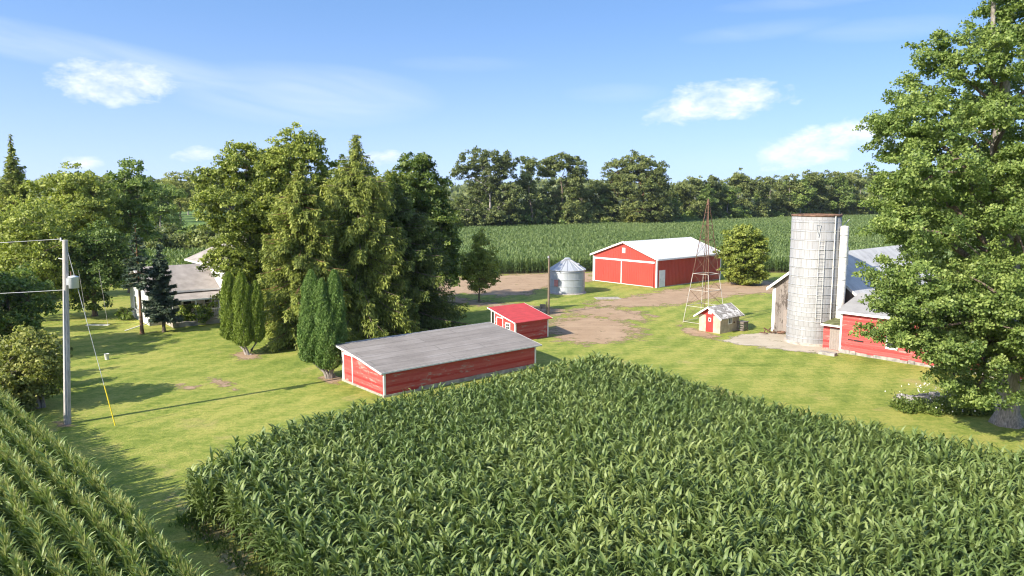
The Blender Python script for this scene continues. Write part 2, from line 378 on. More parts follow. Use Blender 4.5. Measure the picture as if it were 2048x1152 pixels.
# ------------------------------------------------------------------ trees
def crown_leaves(rng, lobes, dens, leaf, cr, flat=0.55, up=0.6, per=40, center=None):
    """leaves gathered in clumps over uneven lobes; returns arrays of centre, axis, normal, size, tint and the clump centres"""
    Cc, Oo, Tt = [], [], []
    for (c, r) in lobes:
        c = np.array(c); r = np.array(r)
        area = (r[0] * r[1] + r[0] * r[2] + r[1] * r[2]) / 3 * 4 * PI
        n = max(5, int(dens * area / (cr * cr * PI)))
        d = unit(rng.normal(size=(n, 3))); d[:, 2] = d[:, 2] * 0.9 + 0.08
        ph = rng.uniform(0, 6.28, 3); bump = 1 + 0.22 * np.sin(d[:, 0] * 4 + ph[0]) * np.sin(d[:, 1] * 4 + ph[1]) + 0.14 * np.sin(d[:, 2] * 6 + ph[2])
        rad = rng.uniform(0.18, 1.0, n) ** 0.45 * bump
        far = rng.random(n) < 0.10; rad[far] *= rng.uniform(1.05, 1.28, far.sum())
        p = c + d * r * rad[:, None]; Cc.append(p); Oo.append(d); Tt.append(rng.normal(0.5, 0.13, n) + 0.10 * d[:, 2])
    Cc = np.concatenate(Cc); Oo = np.concatenate(Oo); Tt = np.concatenate(Tt); n = len(Cc)
    sz = rng.uniform(0.6, 1.3, n)
    idx = np.repeat(np.arange(n), np.maximum(6, (per * sz).astype(int))); m = len(idx)
    g = rng.normal(size=(m, 3)); g = unit(g) * (rng.random((m, 1)) ** 0.5)
    P = Cc[idx] + g * (cr * sz[idx])[:, None] * np.array([1, 1, flat]) - np.array([0, 0, 1]) * (cr * 0.35) * (np.linalg.norm(g[:, :2], axis=1) ** 2)[:, None]
    nr = unit(rng.normal(size=(m, 3)) * 0.75 + Oo[idx] * 0.7 + np.array([0, 0, up * 0.65]))
    ax = np.cross(nr, rng.normal(size=(m, 3))) + g * 0.4 - np.array([0, 0, 0.2])
    ax = ax - nr * (ax * nr).sum(1, keepdims=True)
    s = leaf * rng.uniform(0.65, 1.3, m)
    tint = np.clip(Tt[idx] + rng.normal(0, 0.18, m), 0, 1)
    return P, ax, nr, s, tint, Cc

def tubes(paths, n=6):
    g = Geo()
    for p, r in paths: g.tube(p, r, n, False)
    return g

def limb(rng, a, b, r0, r1, k=5, wob=0.06):
    a = np.array(a, float); b = np.array(b, float); L = np.linalg.norm(b - a)
    ts = np.linspace(0, 1, k); pts = a + (b - a) * ts[:, None]
    pts[:, 2] += L * 0.10 * np.sin(ts * PI) * (0.3 if b[2] > a[2] + L * 0.6 else 1)
    pts[1:-1] += rng.normal(0, wob * L * 0.5, (k - 2, 3))
    return [tuple(p) for p in pts], list(np.linspace(r0, r1, k))

def broadleaf(name, label, cat, base, lobes, mat, seed, leaf, cr, dens=1.0, per=40, trunk_r=0.25, bark='bark', fork=0.3, group=None,
              stems=1, flare=1.5, twigs=6, flat=0.55, up=0.6, lean=(0, 0), limb_bark=None):
    """lobes are world-space ellipsoids (centre, radii); everything is stored relative to the base"""
    rng = rng_(seed); base = np.array(base, float)
    lob = [(np.array(c) - base, np.array(r)) for c, r in lobes]
    P, ax, nr, s, tint, Cc = crown_leaves(rng, lob, dens, leaf, cr, flat, up, per)
    ok = P[:, 2] > 0.12
    P, ax, nr, s, tint = P[ok], ax[ok], nr[ok], s[ok], tint[ok]
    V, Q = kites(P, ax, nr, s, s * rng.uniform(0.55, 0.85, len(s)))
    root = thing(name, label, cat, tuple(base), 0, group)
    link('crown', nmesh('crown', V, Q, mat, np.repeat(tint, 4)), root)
    top = max(c[2] + r[2] for c, r in lob); low = min(c[2] - r[2] for c, r in lob)
    ctr = np.mean([c for c, r in lob], axis=0)
    paths, limbs = [], []
    for k in range(stems):
        off = np.array([0, 0, 0]) if stems == 1 else np.array([math.cos(k * 2.2) * trunk_r * 1.2, math.sin(k * 2.2) * trunk_r * 1.2, 0])
        tp = np.array([ctr[0] * 0.7 + lean[0] + off[0] * 4, ctr[1] * 0.7 + lean[1] + off[1] * 4, top * 0.86])
        nk = 9; ts = np.linspace(0, 1, nk)
        tr = np.array([off + (tp - off) * np.array([t ** 1.4, t ** 1.4, t]) for t in ts]); tr[2:, :2] += rng.normal(0, 0.012 * top, (nk - 2, 2))
        rr = trunk_r * (1 - 0.88 * ts); rr[0] *= flare; rr[1] *= 1.0 + (flare - 1) * 0.12
        if top > 8:   # a short flared foot
            tr = np.insert(tr, 1, tr[0] + (tr[1] - tr[0]) * 0.22, 0); rr = np.insert(rr, 1, trunk_r * 1.12)
        paths.append(([tuple(p) for p in tr], list(rr)))
        for i, (c, r) in enumerate(lob):
            if stems > 1 and i % stems != k: continue
            h = max(fork * top * 0.6, min(c[2] - np.linalg.norm(c[:2] - tr[4][:2]) * 0.55, top * 0.8))
            j = np.interp(h, tr[:, 2], np.arange(len(tr))); j0 = int(j); st = tr[j0] + (tr[min(j0 + 1, len(tr) - 1)] - tr[j0]) * (j - j0)
            rl = max(0.03, min(0.5 * np.interp(h, tr[:, 2], rr), 0.14 * math.sqrt(max(r)) * (trunk_r / 0.3) ** 0.5))
            (limbs if limb_bark else paths).append(limb(rng, st, c, rl, rl * 0.4))
            for q in rng.choice(len(Cc), min(len(Cc), 4 * twigs), replace=False):
                d = Cc[q] - c
                if (np.abs(d) < r * 1.25).all() and twigs: (limbs if limb_bark else paths).append(limb(rng, c + d * 0.1, Cc[q], rl * 0.35, 0.012 + rl * 0.05, 3))
    tubes(paths).build('trunk', M[bark], root)
    if limbs: tubes(limbs).build('branches', M[limb_bark], root)
    return root

def plobes(Y, L, asp=1.0):
    """crown lobes measured on the photograph at depth Y (+ own offset): (px, py, dY, rx, ry)"""
    out = []
    for (px, py, dy, rx, ry) in L:
        c = pt(px, py, Y + dy); k = (Y + dy) / FPX
        out.append((c, (rx * k, max(rx, ry) * k * asp, ry * k)))
    return out

def conifer(name, label, base, H, Rr, seed, mat, faces=30000, z0=0.06, power=0.9, droop=0.35, upt=0.15, hang=0.5, size=(0.34, 0.10), bark='bark', trunk_r=0.22,
            gap=0.0, whorl=0.42, per=6, cat='spruce tree', tips=0.0, group=None, skirt=1.0, side=None):
    rng = rng_(seed); root = thing(name, label, cat, tuple(base), 0, group)
    zs, az, L = [], [], []
    z = z0 * H
    while z < H * 0.985:
        t = z / H
        l0 = Rr * (1 - t) ** power * min(1, 0.62 + t * 3.2) * skirt * (1.0 if t < 0.80 else 1.0 - 0.55 * min(1, (t - 0.80) / 0.10)) + 0.12
        k = per if t < 0.8 else max(3, per - 2)
        a0 = rng.uniform(0, 6.28)
        for j in range(k):
            if rng.random() < gap: continue
            a = a0 + j * 2 * PI / k + rng.normal(0, 0.22)
            l = l0 * rng.uniform(0.62, 1.16)
            if side is not None: l *= 1 + side[1] * math.cos(a - side[0])
            zs.append(z + rng.normal(0, 0.1)); az.append(a); L.append(l)
        z += whorl * (1 - 0.45 * t) * rng.uniform(0.8, 1.2)
    zs, az, L = map(np.array, (zs, az, L)); nb = len(L)
    w = L ** 1.45; idx = rng.choice(nb, faces, p=w / w.sum())
    s = rng.beta(1.6, 1.15, faces); l = L[idx]
    dr = droop * (0.5 + 0.7 * (1 - zs[idx] / H)); up_ = upt
    rad = np.stack([np.cos(az[idx]), np.sin(az[idx]), np.zeros(faces)], 1); tan = np.stack([-rad[:, 1], rad[:, 0], np.zeros(faces)], 1)
    hw = 0.26 * l * (1 - s) ** 0.6 * np.minimum(1, s * 3) + 0.08
    lat = rng.uniform(-1, 1, faces); u = rng.random(faces)
    drop = hang * np.sqrt(np.minimum(l, 3) / 3) * u ** 1.6
    P = rad * (l * s)[:, None] + tan * (lat * hw)[:, None]
    P[:, 2] = zs[idx] + l * (up_ * s - dr * s ** 1.6 + 0.16 * s ** 5) - drop - 0.10 * np.abs(lat) * hw
    P += rng.normal(0, 0.035, P.shape)
    ax = rad * 0.7 + tan * (np.sign(lat) * 0.45)[:, None] + rng.normal(0, 0.25, P.shape)
    ax[:, 2] += 0.15 - 1.5 * hang * u
    nr = unit(rng.normal(size=P.shape) * 0.55 + np.array([0, 0, 0.9]) + rad * 0.35)
    sc = rng.uniform(0.7, 1.35, faces)
    bt = rng.normal(0.5, 0.12, nb)
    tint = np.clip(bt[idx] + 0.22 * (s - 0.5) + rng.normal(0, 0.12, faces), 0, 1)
    ok = P[:, 2] > 0.1
    V, Q = kites(P[ok], ax[ok], nr[ok], size[0] * sc[ok], size[1] * sc[ok], 0.3)
    link('crown', nmesh('crown', V, Q, mat, np.repeat(tint[ok], 4)), root)
    paths = [([(0, 0, 0), (0, 0, H * 0.05), (0.02, 0, H * 0.4), (0, 0.02, H * 0.97)], [trunk_r * 1.35, trunk_r, trunk_r * 0.66, 0.02])]
    for i in range(nb):
        ss = np.array([0, 0.35, 0.7, 0.95]); d = np.array([math.cos(az[i]), math.sin(az[i]), 0]); q = droop * (0.5 + 0.7 * (1 - zs[i] / H))
        pts = [tuple(d * L[i] * t + np.array([0, 0, zs[i] + L[i] * (up_ * t - q * t ** 1.6 + 0.16 * t ** 5)])) for t in ss]
        rr = 0.012 + 0.012 * L[i]; paths.append((pts, [rr, rr * 0.75, rr * 0.5, rr * 0.2]))
    tubes(paths, 5).build('trunk', M[bark], root)
    return root

def columnar(name, label, base, cols, seed, mat, per_m2=620, size=(0.125, 0.062), cat='cedar tree', group=None, bark='bark_pale', stem_r=0.09):
    rng = rng_(seed); root = thing(name, label, cat, tuple(base), 0, group)
    Ps, As, Ns, Ts = [], [], [], []
    paths = []
    for (dx, dy, z0, z1, rad) in cols:
        h = z1 - z0; n = int(per_m2 * 2 * PI * rad * h)
        t = rng.random(n); a = rng.uniform(0, 2 * PI, n)
        prof = np.minimum(1, (t / 0.10 + 0.25)) ** 0.6 * np.where(t > 0.45, np.maximum(0, 1 - ((t - 0.45) / 0.56) ** 2.6) ** 0.75, 1.0)
        p1, p2, p3 = rng.uniform(0, 6.28, 3)
        lump = 1 + 0.13 * np.sin(3 * a + 5 * t + p1) + 0.08 * np.sin(7 * a - 16 * t + p2) + 0.07 * np.sin(2 * a + 27 * t + p3)
        dep = 1 - 0.42 * rng.random(n) ** 2.2 + (rng.random(n) < 0.10) * rng.uniform(0, 0.22, n)
        r = rad * prof * lump * dep + 0.02
        out = np.stack([np.cos(a), np.sin(a), np.zeros(n)], 1)
        P = out * r[:, None] + np.array([dx, dy, z0]); P[:, 2] += t * h
        Ps.append(P); As.append(out * 0.5 + np.array([0, 0, 1.0]) + rng.normal(0, 0.35, P.shape))
        Ns.append(unit(out + rng.normal(0, 0.6, P.shape) + np.array([0, 0, 0.25])))
        lk = 0.10 * np.sin(7 * a - 16 * t + p2)
        Ts.append(np.clip(0.48 + lk + 0.12 * t + rng.normal(0, 0.14, n), 0, 1))
        paths.append(([(dx * 0.15, dy * 0.15, 0), (dx * 0.3, dy * 0.3, z0 * 0.4), (dx * 0.8, dy * 0.8, z0 * 0.9), (dx, dy, z0 + h * 0.35), (dx, dy, z0 + h * 0.9)], [stem_r * 1.3, stem_r, stem_r * 0.9, stem_r * 0.6, 0.02]))
    P, A, N, T = map(np.concatenate, (Ps, As, Ns, Ts)); sc = rng.uniform(0.65, 1.35, len(P))
    V, Q = kites(P, A, N, size[0] * sc, size[1] * sc * 1.1, 0.2)
    link('crown', nmesh('crown', V, Q, mat, np.repeat(T, 4)), root)
    tubes(paths, 7).build('trunk', M[bark], root)
    return root

# ------------------------------------------------------------------ light, sky, camera
AZ = R(39.5); EL = R(33.0)                      # the way the light travels over the ground; height of the sun
sun = bpy.data.lights.new('sun', 'SUN'); sun.energy = 4.9; sun.angle = R(0.53); sun.color = (1.0, 0.93, 0.80)
so = link('sun', sun)
so.rotation_euler = Vector((math.cos(AZ) * math.cos(EL), math.sin(AZ) * math.cos(EL), -math.sin(EL))).to_track_quat('-Z', 'Y').to_euler()

def make_world():
    w = bpy.data.worlds.new('World'); C.world = w; w.use_nodes = True
    t = NT(w)
    sky = t.n('ShaderNodeTexSky', sky_type='NISHITA', sun_disc=False, sun_elevation=EL, sun_rotation=math.atan2(-math.cos(AZ), -math.sin(AZ)), air_density=1.0, dust_density=1.2, ozone_density=1.6)
    tc = t.t.nodes.new('ShaderNodeTexCoord'); d = tc.outputs['Generated']
    sx = t.n('ShaderNodeSeparateXYZ', {0: d})
    az = t.math('ARCTAN2', sx.outputs[0], sx.outputs[1])            # 0 ahead, + to the right
    el = t.math('ARCSINE', sx.outputs[2])
    pos = t.n('ShaderNodeCombineXYZ', {0: az, 1: t.math('MULTIPLY', el, 1.9), 2: 0.0}).outputs[0]
    f1 = t.noise(pos, 16.0, 9, 0.60, 0.35)
    f2 = t.noise(t.n('ShaderNodeCombineXYZ', {0: az, 1: t.math('MULTIPLY', el, 1.9), 2: 3.7}).outputs[0], 42.0, 8, 0.65, 0.3)
    fb = t.math('ADD', t.math('MULTIPLY', f1, 0.62), t.math('MULTIPLY', f2, 0.38))
    def sky_pt(px, py):
        u, dy, dz = ray(px, py); return math.atan2(u, dy), math.atan2(dz, math.hypot(u, dy))
    cum = None
    #       px   py   rx   ry  strength  tilt
    for px, py, rx, ry, k, tl in ((232, 172, 120, 60, 1.05, 0.05), (205, 190, 90, 40, 0.6, 0), (1440, 208, 190, 56, 1.0, 0.10), (1500, 188, 120, 36, 0.5, 0.05), (1650, 295, 170, 52, 0.95, 0.16), (1700, 275, 90, 46, 0.5, 0.0), (392, 311, 48, 22, 0.75, 0.1),
                              (170, 328, 46, 20, 0.75, 0), (768, 320, 66, 24, 0.85, 0), (1540, 318, 120, 40, 0.35, 0.1)):
        a0, e0 = sky_pt(px, py)
        da = t.math('SUBTRACT', az, a0); de = t.math('SUBTRACT', t.math('SUBTRACT', el, e0), t.math('MULTIPLY', da, tl))
        below = t.math('LESS_THAN', de, 0.0)                         # flat-bottomed heaps
        q = t.math('ADD', t.math('POWER', t.math('ABSOLUTE', t.math('DIVIDE', da, rx / FPX)), 2.0), t.math('POWER', t.math('ABSOLUTE', t.math('DIVIDE', t.math('MULTIPLY', de, t.math('ADD', 1.0, t.math('MULTIPLY', below, 0.35))), ry / FPX)), 2.0))
        g = t.math('MULTIPLY', t.math('SUBTRACT', 1.0, q), k, clamp=True)
        cum = g if cum is None else t.math('MAXIMUM', cum, g)
    dens = t.math('MULTIPLY', t.math('SUBTRACT', t.math('ADD', t.math('MULTIPLY', cum, 0.62), t.math('MULTIPLY', t.math('SUBTRACT', fb, 0.5), 1.75)), 0.22), 1.7, clamp=True)
    dens = t.math('MULTIPLY', dens, t.math('MULTIPLY', cum, 4.0, clamp=True))
    # long thin veils
    wv = t.n('ShaderNodeCombineXYZ', {0: t.math('MULTIPLY', az, 1.0), 1: t.math('MULTIPLY', t.math('ADD', el, t.math('MULTIPLY', az, 0.16)), 7.0), 2: 9.1}).outputs[0]
    wn = t.noise(wv, 4.2, 8, 0.6, 0.8)
    veil = None
    for px, py, rx, ry, k, tl in ((620, 190, 260, 62, 1.0, -0.02), (330, 140, 400, 34, 0.85, -0.17), (60, 95, 160, 26, 0.8, -0.12), (1520, 62, 150, 18, 0.45, 0.05), (1770, 58, 150, 22, 0.5, 0.0), (1230, 186, 110, 20, 0.45, 0.0), (930, 128, 150, 16, 0.3, 0.0), (1600, 5, 160, 14, 0.4, 0), (1650, 320, 280, 50, 0.35, 0)):
        a0, e0 = sky_pt(px, py)
        da = t.math('SUBTRACT', az, a0); de = t.math('SUBTRACT', t.math('SUBTRACT', el, e0), t.math('MULTIPLY', da, tl))
        q = t.math('ADD', t.math('POWER', t.math('ABSOLUTE', t.math('DIVIDE', da, rx / FPX)), 2.0), t.math('POWER', t.math('ABSOLUTE', t.math('DIVIDE', de, ry / FPX)), 2.0))
        g = t.math('MULTIPLY', t.math('SUBTRACT', 1.0, q), k, clamp=True)
        veil = g if veil is None else t.math('MAXIMUM', veil, g)
    veil = t.math('MULTIPLY', t.math('MULTIPLY', veil, t.ramp(wn, [(0.28, 0.15), (0.68, 1.0)])), 0.42, clamp=True)
    # an even fair-weather brightness over the physical sky
    sv = t.n('ShaderNodeCombineXYZ', {0: sx.outputs[0], 1: sx.outputs[1], 2: t.math('ADD', t.math('MULTIPLY', sx.outputs[2], 1.7), 0.20)}).outputs[0]
    sv = t.n('ShaderNodeVectorMath', {0: sv}, operation='NORMALIZE').outputs[0]; t.t.links.new(sv, sky.inputs[0])
    hsv = t.n('ShaderNodeHueSaturation', {'Hue': 0.5, 'Saturation': 1.25, 'Value': 1.72, 'Color': sky.outputs[0]}).outputs[0]
    hz = t.math('MULTIPLY_ADD', t.math('POWER', t.math('SUBTRACT', 1.0, t.math('MULTIPLY', sx.outputs[2], 3.6, clamp=True)), 2.0), 0.58, 0.10)   # thin summer haze, thicker low down
    c = t.mix(veil, t.mix(hz, hsv, (4.5, 4.95, 6.6)), (5.6, 6.1, 7.0))
    up_ = t.ramp(sx.outputs[2], [(0.30, 0.0), (0.62, 1.0)]); fill_noise = t.noise(t.n('ShaderNodeVectorMath', {0: d, 1: (2.0, 5.0, 2.0)}, operation='MULTIPLY').outputs[0], 1.6, 6, 0.6)
    c = t.mix(t.math('MULTIPLY', up_, t.ramp(fill_noise, [(0.35, 0.0), (0.8, 0.22)])), c, (7.5, 7.9, 8.6))     # unseen bright cirrus veil, added overhead to lift the fill light
    body = t.mix(t.ramp(fb, [(0.40, 0.0), (0.62, 1.0)]), (5.2, 5.6, 6.6), (7.1, 7.2, 7.4))
    c = t.mix(dens, c, body)
    bg = t.n('ShaderNodeBackground', {0: c, 1: SKY_STRENGTH})
    o = t.t.nodes.new('ShaderNodeOutputWorld'); t.t.links.new(bg.outputs[0], o.inputs[0])
SKY_STRENGTH = 0.108
make_world()

cam = bpy.data.cameras.new('camera'); cam.sensor_width = 36.0; cam.lens = FPX / 2048 * 36.0; cam.clip_end = 20000; cam.clip_start = 0.1
co = link('camera', cam); co.location = (0, 0, CAM_H); co.rotation_euler = (PI / 2 - PITCH, 0, 0); C.camera = co

C.view_settings.view_transform = 'Standard'; C.view_settings.look = 'None'; C.view_settings.gamma = 1.0
C.view_settings.exposure = 0.80
C.render.engine = 'CYCLES'
cy = C.cycles; cy.max_bounces = 8; cy.diffuse_bounces = 6; cy.glossy_bounces = 2; cy.transmission_bounces = 4; cy.transparent_max_bounces = 8
cy.use_denoising = True; cy.pixel_filter_type = 'BLACKMAN_HARRIS'; cy.filter_width = 1.15; cy.use_adaptive_sampling = True; cy.adaptive_threshold = 0.02; cy.caustics_reflective = False; cy.caustics_refractive = False

# ------------------------------------------------------------------ ground
def sheet(name, poly, z, mat):
    g = Geo(); g.add([(x, y, z) for x, y in poly], [tuple(range(len(poly)))])
    return struct(g.build(name, mat))

g = Geo(); g.add([(-5000, -400, 0), (5000, -400, 0), (5000, 9000, 0), (-5000, 9000, 0)], [(0, 1, 2, 3)])
struct(g.build('ground', M['lawn']))

def inside(P, poly):
    poly = np.asarray(poly, float); x, y = P[:, 0], P[:, 1]; r = np.zeros(len(P), bool)
    for (x0, y0), (x1, y1) in zip(poly, np.roll(poly, -1, 0)):
        c = ((y0 > y) != (y1 > y)); r ^= c & (x < (x1 - x0) * (y - y0) / ((y1 - y0) if y1 != y0 else 1e-9) + x0)
    return r

def edge_dist(P, poly):
    poly = np.asarray(poly, float); d = np.full(len(P), 1e9)
    for a, b in zip(poly, np.roll(poly, -1, 0)):
        ab = b - a; t = np.clip(((P - a) @ ab) / (ab @ ab), 0, 1); d = np.minimum(d, np.linalg.norm(P - a - t[:, None] * ab, axis=1))
    return np.where(inside(P, poly), d, -d)

def soft_sheet(name, polys, z, mat, step, soft):
    """a sheet with ragged edges; 'cover' falls off across each outline"""
    polys = [np.array([at(px, py)[:2] for px, py in p]) for p in polys]
    allp = np.concatenate(polys); lo = allp.min(0) - soft * 2; hi = allp.max(0) + soft * 2
    nx, ny = (np.ceil((hi - lo) / step)).astype(int) + 1
    X, Y = np.meshgrid(lo[0] + np.arange(nx) * step, lo[1] + np.arange(ny) * step); P = np.stack([X.ravel(), Y.ravel()], 1)
    sd = np.max([edge_dist(P, p) for p in polys], axis=0); cov = np.clip(0.5 + sd / (2 * soft), 0, 1)
    i = np.arange(nx * ny).reshape(ny, nx); Q = np.stack([i[:-1, :-1], i[:-1, 1:], i[1:, 1:], i[1:, :-1]], -1).reshape(-1, 4)
    Q = Q[(cov[Q] > 0.0).any(1)]; u, inv = np.unique(Q, return_inverse=True)
    me = nmesh(name, np.column_stack([P[u], np.full(len(u), z)]), inv.reshape(-1, 4), mat)
    a = me.attributes.new('cover', 'FLOAT', 'POINT'); a.data.foreach_set('value', cov[u].astype(np.float32))
    return struct(link(name, me))

soft_sheet('dirt_yard', [
    [(860, 566), (905, 556), (960, 551), (1100, 546), (1195, 545), (1195, 562), (1120, 570), (1085, 577), (1060, 590), (1000, 594), (930, 588), (870, 596)],
    [(850, 596), (900, 588), (960, 602), (1010, 606), (1060, 612), (1120, 618), (1150, 628), (1110, 634), (1060, 622), (1000, 614), (940, 612), (870, 612)],
    [(1098, 640), (1150, 634), (1210, 634), (1262, 645), (1286, 662), (1278, 676), (1215, 688), (1150, 688), (1098, 672)],
    [(1165, 606), (1230, 597), (1290, 588), (1330, 580), (1400, 572), (1470, 560), (1560, 562), (1560, 586), (1490, 590), (1420, 600), (1350, 611), (1290, 614), (1220, 616)],
    [(1120, 622), (1180, 612), (1250, 618), (1300, 630), (1290, 645), (1230, 640), (1160, 632)]], 0.008, M['dirt'], 0.4, 1.9)
soft_sheet('dirt_path', [[(350, 1000), (372, 985), (420, 1050), (480, 1115), (530, 1165), (500, 1190), (455, 1130), (400, 1060)]], 0.012, M['straw'], 0.2, 0.9)
soft_sheet('bare_ground', [[(460, 712), (490, 704), (520, 706), (515, 718), (480, 722)], [(640, 756), (668, 748), (690, 760), (676, 770), (650, 768)], [(110, 846), (130, 838), (150, 842), (140, 854), (116, 856)],
    [(1240, 620), (1300, 624), (1262, 628)], [(1360, 650), (1440, 672), (1430, 680), (1370, 668)], [(360, 768), (388, 772), (380, 780), (362, 776)], [(420, 752), (462, 770), (470, 780), (440, 774)]], 0.016, M['dirt'], 0.2, 0.8)
soft_sheet('slab', [[(1438, 682), (1490, 668), (1560, 664), (1600, 680), (1690, 698), (1680, 712), (1600, 704), (1510, 694)]], 0.020, M['slab'], 0.3, 0.5)

A0 = R(39.5); UA = np.array([math.cos(A0), math.sin(A0)]); UB = np.array([math.sin(A0), -math.cos(A0)])
FAR_L = np.array([5.6, 45.1])
near_poly = [np.array([-11.8, 25.6]), np.array([-10.6, 30.6]), np.array([-7.0, 36.3]), FAR_L, FAR_L + UB * 42, np.array([-11.8, 25.6]) + np.array([0.715, -0.70]) * 22]
A1 = R(43.9); UA2 = np.array([math.cos(A1), math.sin(A1)]); UB2 = np.array([math.sin(A1), -math.cos(A1)])
LC = np.array([-13.75, 23.95])                 # a point on the edge of the tasselled field
left_poly = [LC - UB2 * 25, LC + UB2 * 16, LC + UB2 * 16 - UA2 * 22, LC - UB2 * 25 - UA2 * 22]
def inset(P, d):
    P = np.asarray(P, float); c = P.mean(0); return [tuple(p + (c - p) / np.linalg.norm(c - p) * d * 1.5) for p in P]
sheet('corn_soil', inset(near_poly, 0.7), 0.004, M['soil'])
sheet('corn_soil', inset(left_poly, 0.7), 0.004, M['soil'])
far_poly = [(-32, 103), (0, 109), (19, 114), (44, 110.5), (80, 112), (128, 135), (215, 372), (163, 339), (47, 256), (-15, 221), (-60, 190)]
sheet('far_field_soil', far_poly, 0.004, M['soil'])
mid_poly = [(-78, 96), (-34, 96), (-34, 131), (-78, 131)]
sheet('mid_field_soil', mid_poly, 0.004, M['soil'])
sheet('forest_floor', [(-22, 224), (47, 262), (163, 345), (260, 430), (700, 800), (700, 1500), (-300, 1500), (-40, 620), (-22, 400)], 0.008, M['litter'])
sheet('far_green_field', [(-330, 210), (-62, 200), (-40, 250), (-60, 620), (-500, 620)], 0.006, M['far_green'])

# ------------------------------------------------------------------ corn
def corn_plant(rng, H, nl, leaf_l, leaf_w, tassel=0, low=0.25, segs=5, upright=0.0, wide3=True):
    V, Q, T, MI = [], [], [], []
    def add(vs, qs, t, mi):
        o = sum(len(v) for v in V); V.append(np.array(vs)); Q.append(np.array(qs) + o); T.append(np.full(len(vs), t) if np.isscalar(t) else np.array(t)); MI.extend([mi] * len(qs))
    r = 0.014; st = [(r * math.cos(k * 2.09), r * math.sin(k * 2.09), z) for z in (0, H * 0.9) for k in range(3)]
    add(st, [(k, (k + 1) % 3, 3 + (k + 1) % 3, 3 + k) for k in range(3)], 0.5, 0)
    a0 = rng.uniform(0, 6.28)
    for i in range(nl):
        f = i / max(1, nl - 1); h = H * (low + (0.93 - low) * f ** 0.9)
        a = a0 + i * PI + rng.normal(0, 0.45); l = leaf_l * (0.75 + 0.5 * math.sin(PI * min(1, f * 0.85 + 0.15))) * rng.uniform(0.8, 1.15)
        e = R(52 + 22 * f + 10 * upright + rng.normal(0, 8)); bend = R((150 - 55 * f * (1 + upright * 0.5)) * rng.uniform(0.7, 1.15))
        d = np.array([math.cos(a), math.sin(a)]); sd = np.array([-d[1], d[0], 0]); x = 0.0; z = h; rows = []
        tw = rng.normal(0, 0.5)
        for k in range(segs + 1):
            t = k / segs; w = leaf_w * (0.45 + 1.1 * min(1, t * 4)) * (1 - t ** 2.4) * 0.62 + 0.004
            ang = e - bend * t ** 1.5
            nrm = np.array([-d[0] * math.sin(ang), -d[1] * math.sin(ang), math.cos(ang)]); side = sd * math.cos(tw * t) + nrm * math.sin(tw * t)
            p = np.array([d[0] * x, d[1] * x, z])
            rows.append((p + side * w + nrm * w * 0.35, p, p - side * w + nrm * w * 0.35) if wide3 else (p + side * w, p - side * w))
            x += math.cos(ang) * l / segs; z += math.sin(ang) * l / segs
        n = len(rows[0]); vs = [q for rw in rows for q in rw]
        qs = [(k * n + j, k * n + j + 1, (k + 1) * n + j + 1, (k + 1) * n + j) for k in range(segs) for j in range(n - 1)]
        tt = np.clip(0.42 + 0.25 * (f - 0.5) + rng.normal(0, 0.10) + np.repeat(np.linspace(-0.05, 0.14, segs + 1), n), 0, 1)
        add(vs, qs, tt, 0)
    tas = None
    if tassel:
        c, ax = [], []
        for k in range(tassel):
            a = rng.uniform(0, 6.28); e = R(rng.uniform(48, 84)) if k else R(88)
            l = 0.3 if k else 0.5; dv = np.array([math.cos(a) * math.cos(e), math.sin(a) * math.cos(e), math.sin(e)])
            c.append(np.array([0, 0, H * 0.9 + 0.02]) + dv * l * 0.55 + np.array([0, 0, 0.06 * k / tassel])); ax.append(dv)
        c = np.array(c); ax = np.array(ax); tv, tq = kites(c, ax, rng.normal(size=c.shape), np.where(np.arange(len(c)) == 0, 0.5, 0.34), np.full(len(c), 0.024), 0.1)
        tas = (tv, tq, np.clip(rng.normal(0.5, 0.2, len(tv)), 0, 1))
    return np.concatenate(V), np.concatenate(Q), np.concatenate(T), np.array(MI), tas

def grid_points(poly, da, db, ja, jb, rng, margin=0.08, back=False, ua=None, ub=None):
    UA_, UB_ = (UA, UB) if ua is None else (ua, ub)
    """plants in rows: rows run along UB, spaced da along UA"""
    poly = np.asarray([tuple(p) for p in poly], float); a = poly @ UA_; b = poly @ UB_
    A, B = np.meshgrid(np.arange(a.max() - 0.2, a.min(), -da) if back else np.arange(a.min() + 0.2, a.max(), da), np.arange(b.min(), b.max(), db)); A = A.ravel(); B = B.ravel()
    A = A + rng.normal(0, ja, A.shape); B = B + rng.normal(0, jb, B.shape)
    P = A[:, None] * UA_ + B[:, None] * UB_; return P[edge_dist(P, poly) > margin]

def scatter(name, variants, P, yaw, sc, vid, mats, tvar, rng):
    Vs, Qs, Ts, Ms = [], [], [], []; o = 0
    for k, (V, Q, T, MI) in enumerate(variants):
        s = np.where(vid == k)[0]
        if not len(s): continue
        c, n = np.cos(yaw[s])[:, None], np.sin(yaw[s])[:, None]; S = sc[s][:, None]
        X = (V[None, :, 0] * c - V[None, :, 1] * n) * S + P[s, 0, None]; Y = (V[None, :, 0] * n + V[None, :, 1] * c) * S + P[s, 1, None]; Z = V[None, :, 2] * S + 0.004
        Vs.append(np.stack([X, Y, np.broadcast_to(Z, X.shape)], -1).reshape(-1, 3))
        Qs.append((Q[None] + (np.arange(len(s)) * len(V))[:, None, None]).reshape(-1, 4) + o); o += len(s) * len(V)
        Ts.append(np.clip(T[None] + tvar[s][:, None], 0, 1).ravel()); Ms.append(np.tile(MI, len(s)))
    return link(name, nmesh(name, np.concatenate(Vs), np.concatenate(Qs), mats, np.concatenate(Ts), np.concatenate(Ms)))

def in_frame(P, z):
    x, y, d = proj(np.column_stack([P, np.full(len(P), z)])); return (x > 0) & (x < 2048) & (y > 0) & (y < 1150), d

